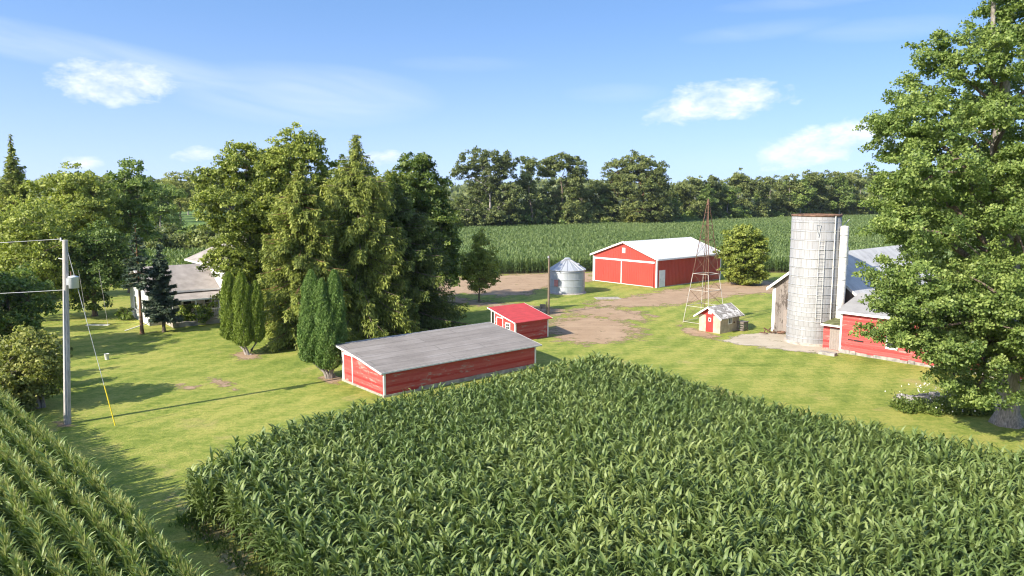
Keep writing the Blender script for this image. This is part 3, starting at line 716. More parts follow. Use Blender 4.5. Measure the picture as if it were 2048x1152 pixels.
def corn_block(seed, poly, da, db, variants, mats, name, label, group, stuff_label, soft, sc_rng, n_ind=150, ja=0.05, jb=0.06, h=2.0, back=False):
    rng = rng_(seed); P = grid_points(poly, da, db, ja, jb, rng, 0.05, back, *((UA2, UB2) if back else (None, None)))
    ctr = np.array([math.sin(P[i, 0] * 0.35) + math.sin(P[i, 1] * 0.27 + 1.3) for i in range(len(P))])
    sc = rng.uniform(*sc_rng, len(P)) * (1 + soft * 0.06 * ctr); yaw = rng.uniform(0, 6.28, len(P)); vid = rng.integers(0, len(variants), len(P)); tv = rng.normal(0, 0.08, len(P)) + 0.06 * soft * ctr + 0.07 * np.sin(P[:, 0] * 0.9 + np.sin(P[:, 1] * 0.5) * 2)
    vis, dep = in_frame(P, h); order = np.where(vis)[0][np.argsort(dep[vis])][:n_ind]
    ind = np.zeros(len(P), bool); ind[order] = True
    protos = []
    for k, v in enumerate(variants):
        protos.append((nmesh('corn_plant', v[0], v[1], mats[0], v[2]), nmesh('tassel', v[4][0], v[4][1], mats[1], v[4][2]) if v[4] else None))
    for i in order:
        o = link('corn_plant', protos[vid[i]][0]); o.location = (P[i, 0], P[i, 1], 0.004); o.rotation_euler = (0, 0, yaw[i]); o.scale = (sc[i],) * 3
        tag(o, label, 'corn plant', group)
        if protos[vid[i]][1]: link('tassel', protos[vid[i]][1], o)
    rest = ~ind; full = []
    for v in variants:
        if v[4]: full.append((np.concatenate([v[0], v[4][0]]), np.concatenate([v[1], v[4][1] + len(v[0])]), np.concatenate([v[2], v[4][2]]), np.concatenate([v[3], np.ones(len(v[4][1]), int)])))
        else: full.append(v[:4])
    o = scatter(name, full, P[rest], yaw[rest], sc[rest], vid[rest], list(mats), tv[rest], rng)
    tag(o, stuff_label, 'corn field', None, 'stuff')

rg = rng_(5)
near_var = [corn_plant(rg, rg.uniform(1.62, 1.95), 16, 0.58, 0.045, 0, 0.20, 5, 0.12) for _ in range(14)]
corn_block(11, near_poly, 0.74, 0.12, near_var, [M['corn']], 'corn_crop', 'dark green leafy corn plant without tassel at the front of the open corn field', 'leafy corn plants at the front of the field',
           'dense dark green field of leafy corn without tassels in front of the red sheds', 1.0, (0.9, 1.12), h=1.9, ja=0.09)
tall_var = [corn_plant(rg, rg.uniform(2.15, 2.4), 15, 0.60, 0.037, 12, 0.15, 5, 0.8) for _ in range(8)]
corn_block(12, left_poly, 0.78, 0.14, tall_var, [M['corn_tall'], M['tassel']], 'tasselled_corn_crop', 'tall corn plant with pale tassel in the rows at the front of the tasselled field', 'tasselled corn plants at the front of the field',
           'rows of tall corn with pale straw tassels beside the shaded grass strip', 0.6, (0.92, 1.08), h=2.5, ja=0.07, back=True)

def far_crop(name, label, poly, near_split, spec_near, spec_far, seed, mats, tas=0):
    rng = rng_(seed); rgv = rng_(seed + 1)
    v1 = [corn_plant(rgv, 1.95, 9, 0.75, 0.075, tas, 0.15, 3, 0.5, False) for _ in range(5)]; v2 = [corn_plant(rgv, 1.95, 7, 0.85, 0.12, tas, 0.45, 2, 0.3, False) for _ in range(5)]
    P1 = grid_points(poly, *spec_near, 0.1, 0.1, rng); P1 = P1[P1[:, 1] < near_split]; P2 = grid_points(poly, *spec_far, 0.15, 0.2, rng); P2 = P2[P2[:, 1] >= near_split]
    P = np.concatenate([P1, P2]); n1 = len(P1); var = v1 + v2
    var = [(np.concatenate([v[0], v[4][0]]), np.concatenate([v[1], v[4][1] + len(v[0])]), np.concatenate([v[2], v[4][2]]), np.concatenate([v[3], np.ones(len(v[4][1]), int)])) if v[4] else v[:4] for v in var]
    vid = np.concatenate([rng.integers(0, 5, n1), rng.integers(5, 10, len(P2))])
    w = 0.10 * np.sin(P[:, 0] * 0.07 + 2) * np.sin(P[:, 1] * 0.05) + 0.06 * np.sin((P @ UA) * 0.9)
    o = scatter(name, var, P, rng.uniform(0, 6.28, len(P)), rng.uniform(0.9, 1.12, len(P)), vid, mats, w + rng.normal(0, 0.08, len(P)), rng)
    tag(o, label, 'corn field', None, 'stuff')
far_crop('far_corn_crop', 'wide green corn field behind the red machine shed reaching the woods', far_poly, 135, (0.76, 0.30), (0.85, 0.62), 21, [M['far_corn']])
far_crop('pale_corn_crop', 'pale tasselled corn field behind the white farmhouse roof', mid_poly, 104, (0.8, 0.4), (1.0, 0.6), 23, [M['corn_tall'], M['tassel']], 5)

# ------------------------------------------------------------------ farm buildings: local +x runs UA-wards, +y away to the left; the near corner is the origin
def window(parent, side, u, z, w, h, frame=0.09, d=0.05, panes=(2, 2), base=0.0, fm='white'):
    """side 'x': on the wall x=base facing -x, u along y; side 'y': on the wall y=base facing -y, u along x"""
    def bx(g, u0, u1, z0, z1, d0, d1):
        return g.box(base - d1, base - d0, u0, u1, z0, z1) if side == 'x' else g.box(u0, u1, base - d1, base - d0, z0, z1)
    f = Geo()
    bx(f, u - w / 2 - frame, u - w / 2, z - frame, z + h + frame, 0.0, d); bx(f, u + w / 2, u + w / 2 + frame, z - frame, z + h + frame, 0.0, d)
    bx(f, u - w / 2, u + w / 2, z - frame, z, 0.0, d); bx(f, u - w / 2, u + w / 2, z + h, z + h + frame, 0.0, d)
    for i in range(1, panes[0]): bx(f, u - w / 2 + w * i / panes[0] - 0.018, u - w / 2 + w * i / panes[0] + 0.018, z, z + h, 0.012, d - 0.01)
    for i in range(1, panes[1]): bx(f, u - w / 2, u + w / 2, z + h * i / panes[1] - 0.018, z + h * i / panes[1] + 0.018, 0.012, d - 0.013)
    fo = f.build('window', M[fm], parent)
    p = Geo(); bx(p, u - w / 2, u + w / 2, z, z + h, 0.002, 0.008); p.build('pane', M['glass'], fo)
    return fo

def roof_slab(prof, x0, x1, th=0.09):
    """a roof sheet following (y,z) points from the low eave on, given a thickness"""
    up = [(y, z) for y, z in prof]; dn = [(y, z - th) for y, z in reversed(prof)]
    g = Geo(); g.prism(dn[::-1] + up[::-1], x0, x1); return g

# --- long low grey roofed shed
L, W = 12.0, 5.15
shed = thing('low_shed', 'long low red wooden shed under a grey sloping roof beside the corn', 'shed', at(769, 795), R(40.3))
hf, hb = 1.60, 2.27
def prof_low(o0, o1, dz=0.0):
    ys = [(-o0, hf - 0.09 * o0 / 0.3), (0.9, hf + 0.10), (2.2, hf + 0.33), (W + o1, hb + 0.05)]
    return [(y, z + dz) for y, z in ys]
Geo().prism([(0, 0.0), (W, 0.0), (W, hb - 0.06), (2.2, hf + 0.22), (0.9, hf), (0, hf - 0.06)], 0, L).build('wall', M['red_board'], shed)
roof = roof_slab(prof_low(0.3, 0.28, 0.06), -0.34, L + 0.30).build('roof', M['tar_roof'], shed)
ff = Geo()
for x0, x1 in ((-0.375, -0.343), (L + 0.303, L + 0.335)):
    p = prof_low(0.31, 0.29, 0.065); ff.prism([(y, z - 0.12) for y, z in p] + [(y, z) for y, z in reversed(p)], x0, x1)
ff.box(-0.34, L + 0.3, W + 0.283, W + 0.315, hb - 0.03, hb + 0.13); ff.box(-0.34, L + 0.30, -0.33, -0.303, hf - 0.10, hf - 0.015)
ff.build('fascia', M['white_worn'], roof)
for b_ in ((-0.03, 0.09, -0.03, 0.09, 0.135, hf - 0.1), (L - 0.09, L + 0.03, -0.03, 0.09, 0.245, hf - 0.1), (-0.03, 0.09, W - 0.09, W + 0.03, 0.135, hb - 0.1)): Geo().box(*b_).build('corner_board', M['white'], shed)
fd = Geo(); fd.box(-0.06, L + 0.06, -0.06, W + 0.06, 0, 0.13); fd.box(L * 0.2, L + 0.05, -0.045, 0.0, 0.13, 0.24); fd.build('foundation', M['concrete'], shed)
dg = Geo().box(-0.035, 0, W - 1.30, W - 0.28, 0.16, 1.80); d = dg.build('door', M['red_board'], shed)
fr = Geo(); fr.box(-0.05, 0, W - 1.40, W - 1.303, 0.14, 1.92); fr.box(-0.05, 0, W - 0.277, W - 0.18, 0.14, 1.92); fr.box(-0.047, 0, W - 1.303, W - 0.277, 1.803, 1.92)
fr.build('door_frame', M['white'], d)
Geo().box(-0.055, -0.035, W - 1.22, W - 1.12, 0.95, 1.0).build('latch', M['rust'], d)

# --- small red roofed shed
L, W = 3.53, 3.2; hf, hb = 1.66, 2.40
p0 = at(1096, 674) - np.array([math.cos(R(39)) * L, math.sin(R(39)) * L, 0])
ss = thing('red_roofed_shed', 'small shed with a bright red slanting roof beyond the long low shed', 'shed', p0, R(39))
Geo().prism([(0, 0), (W * 0.84, 0), (W * 0.84, hf + (hb - hf) * 0.84 - 0.05), (0, hf - 0.05)], 0, L).build('wall', M['red_board'], ss)
pr = [(-0.28, hf - 0.03), (W + 0.22, hb + 0.07)]
rf = roof_slab(pr, -0.22, L + 0.26, 0.06).build('roof', M['red_roof'], ss)
f = Geo()
for x0, x1 in ((-0.25, -0.222), (L + 0.262, L + 0.29)): f.prism([(-0.285, hf - 0.12), (W + 0.225, hb - 0.02), (W + 0.225, hb + 0.075), (-0.285, hf - 0.025)], x0, x1)
f.build('fascia', M['white'], rf)
for b_ in ((-0.03, 0.09, -0.03, 0.10, 0.05, hf - 0.06), (L - 0.09, L + 0.03, -0.03, 0.09, 0.05, hf - 0.06), (-0.03, 0.07, W * 0.84, W * 0.84 + 0.09, 0.05, hb - 0.2), (-0.03, 0.07, W - 0.08, W, 0.0, hb - 0.05), (L - 0.08, L, W - 0.08, W, 0, hb - 0.05)): Geo().box(*b_).build('corner_post', M['white'], ss)
mesh_ = Geo()
for i in range(5): mesh_.box(0.01, 0.03, W * 0.84 + 0.10 + i * 0.07, W * 0.84 + 0.115 + i * 0.07, 0.0, hb - 0.2)
for i in range(8): mesh_.box(0.012, 0.028, W * 0.84 + 0.09, W - 0.08, 0.2 + 0.26 * i, 0.215 + 0.26 * i)
mesh_.box(0.3, L - 0.1, W - 0.06, W - 0.02, 0.02, hb - 0.1); mesh_.build('lattice', M['dark'], ss)
d = Geo().box(-0.03, 0, 1.62, 2.34, 0.06, 1.72).build('door', M['red_door'], ss)
f = Geo(); f.box(-0.05, 0, 1.54, 1.617, 0.05, 1.80); f.box(-0.05, 0, 2.343, 2.42, 0.05, 1.80); f.box(-0.047, 0, 1.617, 2.343, 1.723, 1.80); f.build('door_frame', M['white'], d)
window(ss, 'x', 0.92, 0.72, 0.44, 0.66, 0.09, 0.05, (2, 3))

# --- big red machine shed
L, W = 14.3, 10.8; eh = 3.70; ap = 5.55
ms = thing('machine_shed', 'large red steel machine shed with a white roof and two sliding doors', 'shed', at(1313, 576), R(41.5))
wg = Geo(); wg.prism([(0, 0), (W, 0), (W, eh - 0.02), (W / 2, ap - 0.02), (0, eh - 0.02)], 0, L)
for i in range(1, int(L / 0.30)): wg.box(i * 0.30, i * 0.30 + 0.045, -0.022, 0, 0.02, eh - 0.12)
for i in range(1, int(W / 0.30)):
    y = i * 0.30; z1 = eh + (ap - eh) * (1 - abs(y - W / 2) / (W / 2)) - 0.12; wg.box(-0.022, 0, y, y + 0.045, 3.34, z1)
wg.build('wall', M['red_metal'], ms)
sl = (ap - eh) / (W / 2)
pr = [(-0.35, eh - 0.35 * sl + 0.09), (W / 2, ap + 0.09), (W + 0.35, eh - 0.35 * sl + 0.09)]
rfg = roof_slab(pr, -0.30, L + 0.30, 0.09)
for i in range(int((L + 0.6) / 0.45)):
    x = -0.28 + i * 0.45; rfg.prism([(-0.34, eh - 0.34 * sl + 0.088), (W / 2, ap + 0.088), (W / 2, ap + 0.112), (-0.34, eh - 0.34 * sl + 0.112)], x, x + 0.03)
rf = rfg.build('roof', M['metal_roof'], ms)
tr = Geo()
for x0, x1 in ((-0.34, -0.303), (L + 0.303, L + 0.34)):
    tr.prism([(-0.37, eh - 0.37 * sl - 0.12), (W / 2, ap - 0.10), (W / 2, ap + 0.125), (-0.37, eh - 0.37 * sl + 0.11)], x0, x1); tr.prism([(W / 2, ap - 0.10), (W + 0.37, eh - 0.37 * sl - 0.12), (W + 0.37, eh - 0.37 * sl + 0.11), (W / 2, ap + 0.125)], x0, x1)
tr.box(-0.30, L + 0.30, -0.385, -0.353, eh - 0.37 * sl - 0.10, eh - 0.37 * sl + 0.085)
tr.build('fascia', M['white'], rf)
for b_ in ((-0.045, 0.16, -0.04, 0.16, 0.0, eh - 0.25), (-0.045, 0.0, W - 0.16, W + 0.04, 0.0, eh - 0.25), (L - 0.16, L + 0.04, -0.04, 0.0, 0, eh - 0.25)): Geo().box(*b_).build('corner_trim', M['white'], ms)
def slid(y0, y1):
    g = Geo().box(-0.10, -0.06, y0, y1, 0.10, 3.06)
    for i in range(1, int((y1 - y0) / 0.3)): g.box(-0.118, -0.10, y0 + i * 0.3, y0 + i * 0.3 + 0.045, 0.16, 3.0)
    d = g.build('sliding_door', M['red_metal'], ms)
    t = Geo(); t.box(-0.125, -0.055, y1 + 0.003, y1 + 0.13, 0.08, 3.06); t.box(-0.122, -0.055, y0, y1, 0.03, 0.097)
    t.build('edge_trim', M['white'], d)
slid(0.45, W * 0.525); slid(W * 0.525 + 0.16, W - 0.42)
Geo().box(-0.16, 0, 0.30, W - 0.10, 3.08, 3.30).build('door_track', M['white'], ms)
vg = Geo().box(-0.04, 0, W / 2 - 0.22, W / 2 + 0.30, 4.12, 4.80); v = vg.build('vent', M['white'], ms)
lv = Geo(); [lv.box(-0.055, -0.04, W / 2 - 0.17, W / 2 + 0.25, 4.20 + 0.1 * i, 4.24 + 0.1 * i) for i in range(6)]; lv.build('louver', M['white_worn'], v)
d = Geo().box(0.55, 1.55, -0.05, 0, 0.05, 2.10).build('door', M['white'], ms)
f = Geo(); f.box(0.45, 0.547, -0.065, 0, 0.03, 2.2); f.box(1.553, 1.65, -0.065, 0, 0.03, 2.2); f.box(0.547, 1.553, -0.062, 0, 2.103, 2.2); f.build('door_frame', M['white'], d)
Geo().box(0.66, 0.76, -0.10, -0.05, 1.0, 1.05).build('handle', M['galv'], d)
Geo().box(0.1, L, -0.03, 0.0, 0, 0.10).build('base_board', M['concrete'], ms)

# --- round steel grain bin
bc = at(1135, 590) + np.array([0.1, 2.13, 0])
gb = thing('grain_bin', 'round galvanised grain bin with a ribbed cone roof by the machine shed', 'grain bin', bc)
Geo().lathe([(2.12, 0.10), (2.12, 2.86)], 64, cap=False).build('wall', M['bin'], gb)
Geo().lathe([(2.32, 0.0), (2.30, 0.11), (2.0, 0.12)], 48).build('foundation', M['concrete'], gb)
rg_ = Geo().lathe([(2.24, 2.78), (2.24, 2.84), (0.32, 4.02), (0.32, 4.10), (0.42, 4.13), (0.30, 4.22), (0.0, 4.26)], 48, smooth=False, cap=False)
for k in range(18):
    a = k * 2 * PI / 18 + 0.1; ca, sa = math.cos(a), math.sin(a); rg_.tube([(2.25 * ca, 2.25 * sa, 2.86), (0.34 * ca, 0.34 * sa, 4.05)], 0.05, 4)
rf = rg_.build('roof', M['galv'], gb)
a = R(-20); Geo().box(-0.22, 0.22, -0.22, 0.22, 0, 0.16).build('roof_hatch', M['galv'], rf).location = (1.25 * math.cos(a), 1.25 * math.sin(a), 3.46)
hd = Geo().box(-0.06, 0.03, -0.27, 0.27, 0.95, 1.75).build('hatch', M['pinkred'], gb); hd.location = (2.13 * -0.66, 2.13 * -0.75, 0); hd.rotation_euler = (0, 0, math.atan2(0.75, 0.66))
for z in (0.92, 1.74, 2.56): Geo().lathe([(2.122, z), (2.15, z + 0.01), (2.15, z + 0.05), (2.122, z + 0.06)], 64, cap=False).build('band', M['galv'], gb)

# --- pump house
L, W = 2.9, 2.15; eh = 1.48; ap = 2.20
ph = thing('pump_house', 'tiny tan block pump house with a red door and patchy shingle roof', 'pump house', at(1440, 668), R(41))
Geo().prism([(0, 0), (W, 0), (W, eh), (W / 2, ap), (0, eh)], 0, L).build('wall', M['block'], ph)
Geo().prism([(0.02, eh + 0.02), (W - 0.02, eh + 0.02), (W / 2, ap - 0.01)], -0.02, -0.002).build('gable_panel', M['red_door'], ph)
sl = (ap - eh) / (W / 2); o = 0.32
rf = roof_slab([(-o, eh - o * sl + 0.08), (W / 2, ap + 0.08), (W + o, eh - o * sl + 0.08)], -0.35, L + 0.25, 0.07).build('roof', M['pump_roof'], ph)
tr = Geo()
for x0, x1 in ((-0.385, -0.352), (L + 0.252, L + 0.285)):
    tr.prism([(-o - 0.01, eh - o * sl - 0.07), (W / 2, ap - 0.08), (W / 2, ap + 0.09), (-o - 0.01, eh - o * sl + 0.09)], x0, x1); tr.prism([(W / 2, ap - 0.08), (W + o + 0.01, eh - o * sl - 0.07), (W + o + 0.01, eh - o * sl + 0.09), (W / 2, ap + 0.09)], x0, x1)
tr.build('fascia', M['white'], rf)
d = Geo().box(-0.04, 0, 0.72, 1.42, 0.04, 1.52).build('door', M['red_door'], ph)
window(ph, 'x', 1.03, 1.02, 0.15, 0.20, 0.06, 0.03, (1, 1), -0.04)
Geo().box(-0.06, -0.022, 0.88, 1.22, 1.60, 1.90).build('sign', M['white'], ph)
window(ph, 'y', 1.45, 0.78, 0.42, 0.42, 0.08, 0.05, (2, 1), 0.0)
Geo().tube([(2.05, -0.10, 0.78), (2.05, 0, 0.80)], 0.07, 10).build('outlet', M['rust'], ph)
wb = thing('wooden_crate', 'small weathered wooden box standing against the end of the pump house', 'crate', at(1485, 661), R(41))
g = Geo()
for x0, y0 in ((-0.35, -0.3), (0.29, -0.3), (-0.35, 0.24), (0.29, 0.24)): g.box(x0, x0 + 0.06, y0, y0 + 0.06, 0, 0.78)
for z in (0.05, 0.25, 0.45, 0.65): g.box(-0.34, 0.34, -0.325, -0.303, z, z + 0.13); g.box(-0.375, -0.353, -0.29, 0.29, z, z + 0.13)
g.box(-0.40, 0.40, -0.35, 0.35, 0.783, 0.83); g.build('crate_frame', M['gray_board'], wb)

# --- windmill tower without its wheel
wp = at(1366, 645); wm = thing('windmill_tower', 'tall thin rusty windmill tower without a wheel behind the pump house', 'windmill', wp, R(41))
S0, HT = 2.75, 11.2
feet = [(0, 0), (0, -S0), (S0, -S0), (S0, 0)]; cx, cyy = S0 / 2, -S0 / 2
def wpt(i, z):
    t = z / HT; fx, fy = feet[i % 4]; k = 1 - t * 0.965; return (cx + (fx - cx) * k, cyy + (fy - cyy) * k, z)
ZW = 4.6
for i in range(4):
    lg = Geo().tube([wpt(i, 0), wpt(i, ZW)], 0.032, 6).build('leg', M['steel_white'], wm)
    Geo().tube([wpt(i, ZW), wpt(i, HT)], 0.036, 6).build('upper_leg', M['rust'], lg)
for z, mt in ((0.12, 'steel_white'), (1.6, 'steel_white'), (3.1, 'steel_white'), (4.6, 'steel_white'), (6.2, 'rust'), (7.7, 'rust'), (9.0, 'rust'), (10.2, 'rust')):
    g = Geo(); [g.tube([wpt(i, z), wpt(i + 1, z)], 0.024 if z < 5 else 0.02, 5) for i in range(4)]; g.build('girt', M[mt], wm)
g = Geo()
lev = [0.12, 1.6, 3.1, 4.6, 6.2, 7.7, 9.0]
for a_, b_ in zip(lev, lev[1:]):
    for i in range(4): g.tube([wpt(i, a_), wpt(i + 1, b_)], 0.012, 4); g.tube([wpt(i + 1, a_), wpt(i, b_)], 0.012, 4)
g.build('cross_brace', M['rust'], wm)
Geo().box(cx - 0.05, cx + 1.3, cyy - 0.05, cyy + 0.55, 4.55, 4.60).build('platform', M['rust'], wm)
Geo().tube([(cx, cyy, 0.3), (cx, cyy, HT - 0.2)], 0.03, 6).build('pump_rod', M['rust'], wm)
Geo().lathe([(0.10, HT - 0.35), (0.10, HT + 0.05), (0.05, HT + 0.25)], 10, cx, cyy).build('tower_cap', M['rust'], wm)
Geo().tube([(cx, cyy, 0), (cx, cyy, 0.8)], 0.14, 10).build('well_head', M['red_door'], wm)

# --- old barn with its low red wing
barn = thing('barn', 'old grey board barn with a long faded red wing behind the big maple', 'barn', (27.4, 58.2, 0), R(41))
L, W = 17.0, 7.2; eh, ap = 4.05, 6.85
Geo().prism([(0, 0), (W, 0), (W, eh), (W / 2, ap), (0, eh)], 0, L).build('wall', M['gray_board'], barn)
sl = (ap - eh) / (W / 2); o = 0.4
rf = roof_slab([(-o, eh - o * sl + 0.09), (W / 2, ap + 0.09), (W + o, eh - o * sl + 0.09)], -0.4, L + 0.4, 0.085).build('roof', M['barn_roof'], barn)
tr = Geo()
for y0, s_ in ((0, 1), (W, -1)):
    a_, b_ = (-o - 0.01, eh - o * sl) if s_ > 0 else (W + o + 0.01, eh - o * sl)
    pf = [(a_, b_ - 0.16), (W / 2, ap - 0.13), (W / 2, ap + 0.10), (a_, b_ + 0.10)]
    tr.prism(pf if s_ > 0 else pf[::-1], -0.44, -0.402)
tr.build('fascia', M['white'], rf)
for b_ in ((-0.04, 0.0, W - 0.24, W + 0.04, 0.0, eh - 0.25), (-0.04, 0, -0.02, 0.2, 2.6, eh - 0.25)): Geo().box(*b_).build('corner_board', M['white'], barn)
Geo().box(-0.05, -0.002, W - 2.5, W - 1.05, 0.05, 2.05).build('door', M['peel_red'], barn)
wx0, wx1, wy0, wy1 = -4.14, 2.9, -13.5, -0.75; wh, wr = 3.2, 4.15; wm_ = (wx0 + wx1) / 2
wgm = Geo().prismy([(wx0, 0), (wx1, 0), (wx1, wh), (wm_, wr), (wx0, wh)], wy0, wy1).build('wing_wall', M['red_board_pale'], barn)
sw = (wr - wh) / (wx1 - wm_)
g = Geo(); oo = 0.3; up = [(wx0 - oo, wh - oo * sw + 0.08), (wm_, wr + 0.08), (wx1 + oo, wh - oo * sw + 0.08)]; g.prismy([(x, z - 0.075) for x, z in up] + [(x, z) for x, z in reversed(up)], wy0 - 0.3, wy1 + 0.28)
wrf = g.build('wing_roof', M['wing_roof'], barn)
g = Geo(); g.box(wx0 - oo - 0.03, wx0 - oo - 0.003, wy0 - 0.3, wy1 + 0.28, wh - oo * sw - 0.09, wh - oo * sw + 0.075); g.build('eave_board', M['white'], wrf)
g = Geo(); g.box(wx0 - 0.035, wx0 + 0.1, wy1 - 0.10, wy1 + 0.035, 0.1, wh - 0.15); g.build('wing_corner_board', M['white'], wgm)
window(barn, 'x', wy1 - 3.75, 0.95, 0.62, 0.85, 0.12, 0.06, (1, 2), wx0); window(barn, 'x', wy1 - 7.2, 0.85, 0.62, 0.85, 0.12, 0.06, (1, 2), wx0); window(barn, 'x', wy1 - 10.2, 0.85, 0.62, 0.85, 0.12, 0.06, (1, 2), wx0)
g = Geo(); g.box(wx0 - 0.012, wx0 - 0.002, wy1 - 1.75, wy1 - 1.05, 1.02, 1.13); g.box(wx0 - 0.012, wx0 - 0.002, wy1 - 1.02, wy1 - 0.60, 1.05, 1.13); g.build('broken_slot', M['dark'], barn)
g = Geo()
rgf = rng_(77); y = wy0
while y < wy1:
    w_ = rgf.uniform(0.4, 1.0); g.box(wx0 - rgf.uniform(0.05, 0.14), wx0 - 0.003, y, min(wy1, y + w_) - 0.02, 0, rgf.uniform(0.14, 0.3)); y += w_
g.build('foundation', M['stone'], barn)
rx0, rx1, ry0, ry1 = -3.7, -0.75, -0.74, 0.78
sr = Geo().box(rx0, rx1, ry0, ry1, 0, 1.95).build('silo_room_wall', M['red_board'], barn)
g = Geo().prismy([(rx0 - 0.4, 1.93), (rx1, 2.22), (rx1, 2.30), (rx0 - 0.4, 2.01)], ry0 + 0.03, ry1 + 0.04); srr = g.build('silo_room_roof', M['moss_roof'], barn)
Geo().box(rx0 - 0.43, rx0 - 0.403, ry0 + 0.03, ry1 + 0.04, 1.88, 2.02).build('eave_board', M['white'], srr)
Geo().box(rx0 - 0.03, rx0 - 0.002, ry0 + 0.2, ry0 + 1.0, 0.05, 1.7).build('door', M['peel_red'], barn)

# --- silo
sc_ = np.array([24.15, 58.9, 0]); silo = thing('silo', 'tall white stave silo with steel hoops and rusty rim by the barn', 'silo', sc_)
SR, SH = 1.85, 10.2
Geo().lathe([(SR, 0), (SR, SH), (SR - 0.12, SH), (SR - 0.12, 0.5)], 96, cap=True).build('wall', M['silo'], silo)
Geo().lathe([(SR - 0.14, SH - 0.05), (SR + 0.04, SH - 0.05), (SR + 0.05, SH + 0.02), (SR + 0.02, SH + 0.10), (SR - 0.10, SH + 0.10), (SR - 0.12, SH - 0.03)], 96, cap=False).build('rim', M['rust'], silo)
Geo().lathe([(SR + 0.16, 0), (SR + 0.13, 0.20), (SR - 0.1, 0.22)], 64, cap=False).build('footing', M['concrete'], silo)
z = 0.55
while z < SH - 0.2:
    g = Geo().lathe([(SR + 0.003, z - 0.02), (SR + 0.032, z - 0.018), (SR + 0.032, z + 0.018), (SR + 0.003, z + 0.02)], 80, cap=False); g.build('hoop', M['galv'], silo); z += 0.705
def spt(ang, z, r=SR): return (r * math.sin(ang), -r * math.cos(ang), z)     # ang from the side facing the yard, + to the right
def strip(g, ang, z0, z1, r=0.03, off=0.05): g.tube([spt(ang, z0, SR + off), spt(ang, z1, SR + off)], r, 6)
g = Geo(); strip(g, R(24), 0.3, SH, 0.045); g.build('conduit', M['white_worn'], silo)
g = Geo(); strip(g, R(-14), 1.9, 8.4, 0.016, 0.12); strip(g, R(-2), 1.9, 8.4, 0.016, 0.12)
for i in range(22): zz = 1.95 + i * 0.3; g.tube([spt(R(-14), zz, SR + 0.12), spt(R(-2), zz, SR + 0.12)], 0.011, 5)
g.build('ladder', M['white_worn'], silo)
g = Geo(); g.tube([spt(R(-22), 9.5, SR + 0.06), spt(R(-16), 8.6, SR + 0.06)], 0.025, 5); g.tube([spt(R(-12), 9.5, SR + 0.06), spt(R(-16), 8.6, SR + 0.06)], 0.025, 5); g.tube([spt(R(-22), 9.5, SR + 0.06), spt(R(-12), 9.5, SR + 0.06)], 0.02, 5); g.build('bracket', M['galv'], silo)
g = Geo(); g.tube([spt(R(75), 9.2, SR), spt(R(80), 9.9, SR + 0.6)], 0.03, 5); g.build('brace', M['galv'], silo)
cp = np.array([25.80, 57.5, 0]); ch = thing('silo_chute', 'slim white pipe rising from the mossy roof beside the tall silo', 'chute', cp)
Geo().lathe([(0.31, 2.12), (0.31, 9.3), (0.28, 9.42), (0.0, 9.46)], 28, cap=False).build('pipe', M['white_worn'], ch)
for z in (3.2, 5.2, 7.0, 8.7): Geo().lathe([(0.313, z), (0.335, z), (0.335, z + 0.05), (0.313, z + 0.05)], 28, cap=False).build('band', M['galv'], ch)
Geo().box(0.30, 0.36, -0.10, 0.10, 6.4, 7.8).build('ladder_rail', M['white_worn'], ch)
ap_ = thing('antenna_pole', 'thin dark pole rising just above the white silo pipe', 'pole', (26.75, 60.3, 0)); Geo().tube([(0, 0, 0), (0, 0, 10.3)], 0.045, 6).build('mast', M['pole_brown'], ap_)

# --- farmhouse
hp = at(300, 652); house = thing('farmhouse', 'white farmhouse with grey roofs half hidden behind spruces and cedars', 'house', hp, R(39))
L, W = 6.2, 7.2; eh, ap = 3.15, 5.0
Geo().prism([(0, 0), (W, 0), (W, eh), (W / 2, ap), (0, eh)], 0, L).build('wall', M['house_wall'], house)
sl = (ap - eh) / (W / 2); o = 0.35
rf = roof_slab([(-o, eh - o * sl + 0.08), (W / 2, ap + 0.08), (W + o, eh - o * sl + 0.08)], -0.35, L, 0.07).build('roof', M['house_roof'], house)
tr = Geo(); tr.prism([(-o - 0.01, eh - o * sl - 0.08), (W / 2, ap - 0.06), (W / 2, ap + 0.09), (-o - 0.01, eh - o * sl + 0.09)], -0.385, -0.352); tr.prism([(W / 2, ap - 0.06), (W + o + 0.01, eh - o * sl - 0.08), (W + o + 0.01, eh - o * sl + 0.09), (W / 2, ap + 0.09)], -0.385, -0.352)
tr.box(-0.35, L, -o - 0.04, -o - 0.003, eh - o * sl - 0.09, eh - o * sl + 0.07); tr.build('fascia', M['white'], rf)
mx0, mx1, my0, my1 = L + 0.05, L + 8.5, -3.2, 8.4; mh, mr = 5.3, 7.9
Geo().box(mx0, mx1, my0, my1, 0, mh).build('main_wall', M['house_wall'], house)
o = 0.55; ry0_, ry1_ = my0 + (mx1 - mx0) / 2 - 0.6, my1 - (mx1 - mx0) / 2 + 0.6; xm = (mx0 + mx1) / 2
g = Geo(); g.add([(mx0 - o, my0 - o, mh - 0.15), (mx1 + o, my0 - o, mh - 0.15), (mx1 + o, my1 + o, mh - 0.15), (mx0 - o, my1 + o, mh - 0.15), (xm, ry0_, mr), (xm, ry1_, mr)], [(0, 1, 4), (1, 2, 5, 4), (2, 3, 5), (3, 0, 4, 5), (3, 2, 1, 0)])
mrf = g.build('main_roof', M['house_roof'], house)
Geo().prismy([(-1, 0)] * 0 or [(mx0 - o - 0.03, mh - 0.30), (mx0 - o - 0.003, mh - 0.30), (mx0 - o - 0.003, mh - 0.13), (mx0 - o - 0.03, mh - 0.13)], my0 - o, my1 + o).build('gutter', M['white'], mrf)
g = Geo(); g.box(mx0 - o, mx1 + o, my0 - o - 0.03, my0 - o - 0.003, mh - 0.30, mh - 0.13); g.build('gutter', M['white'], mrf)
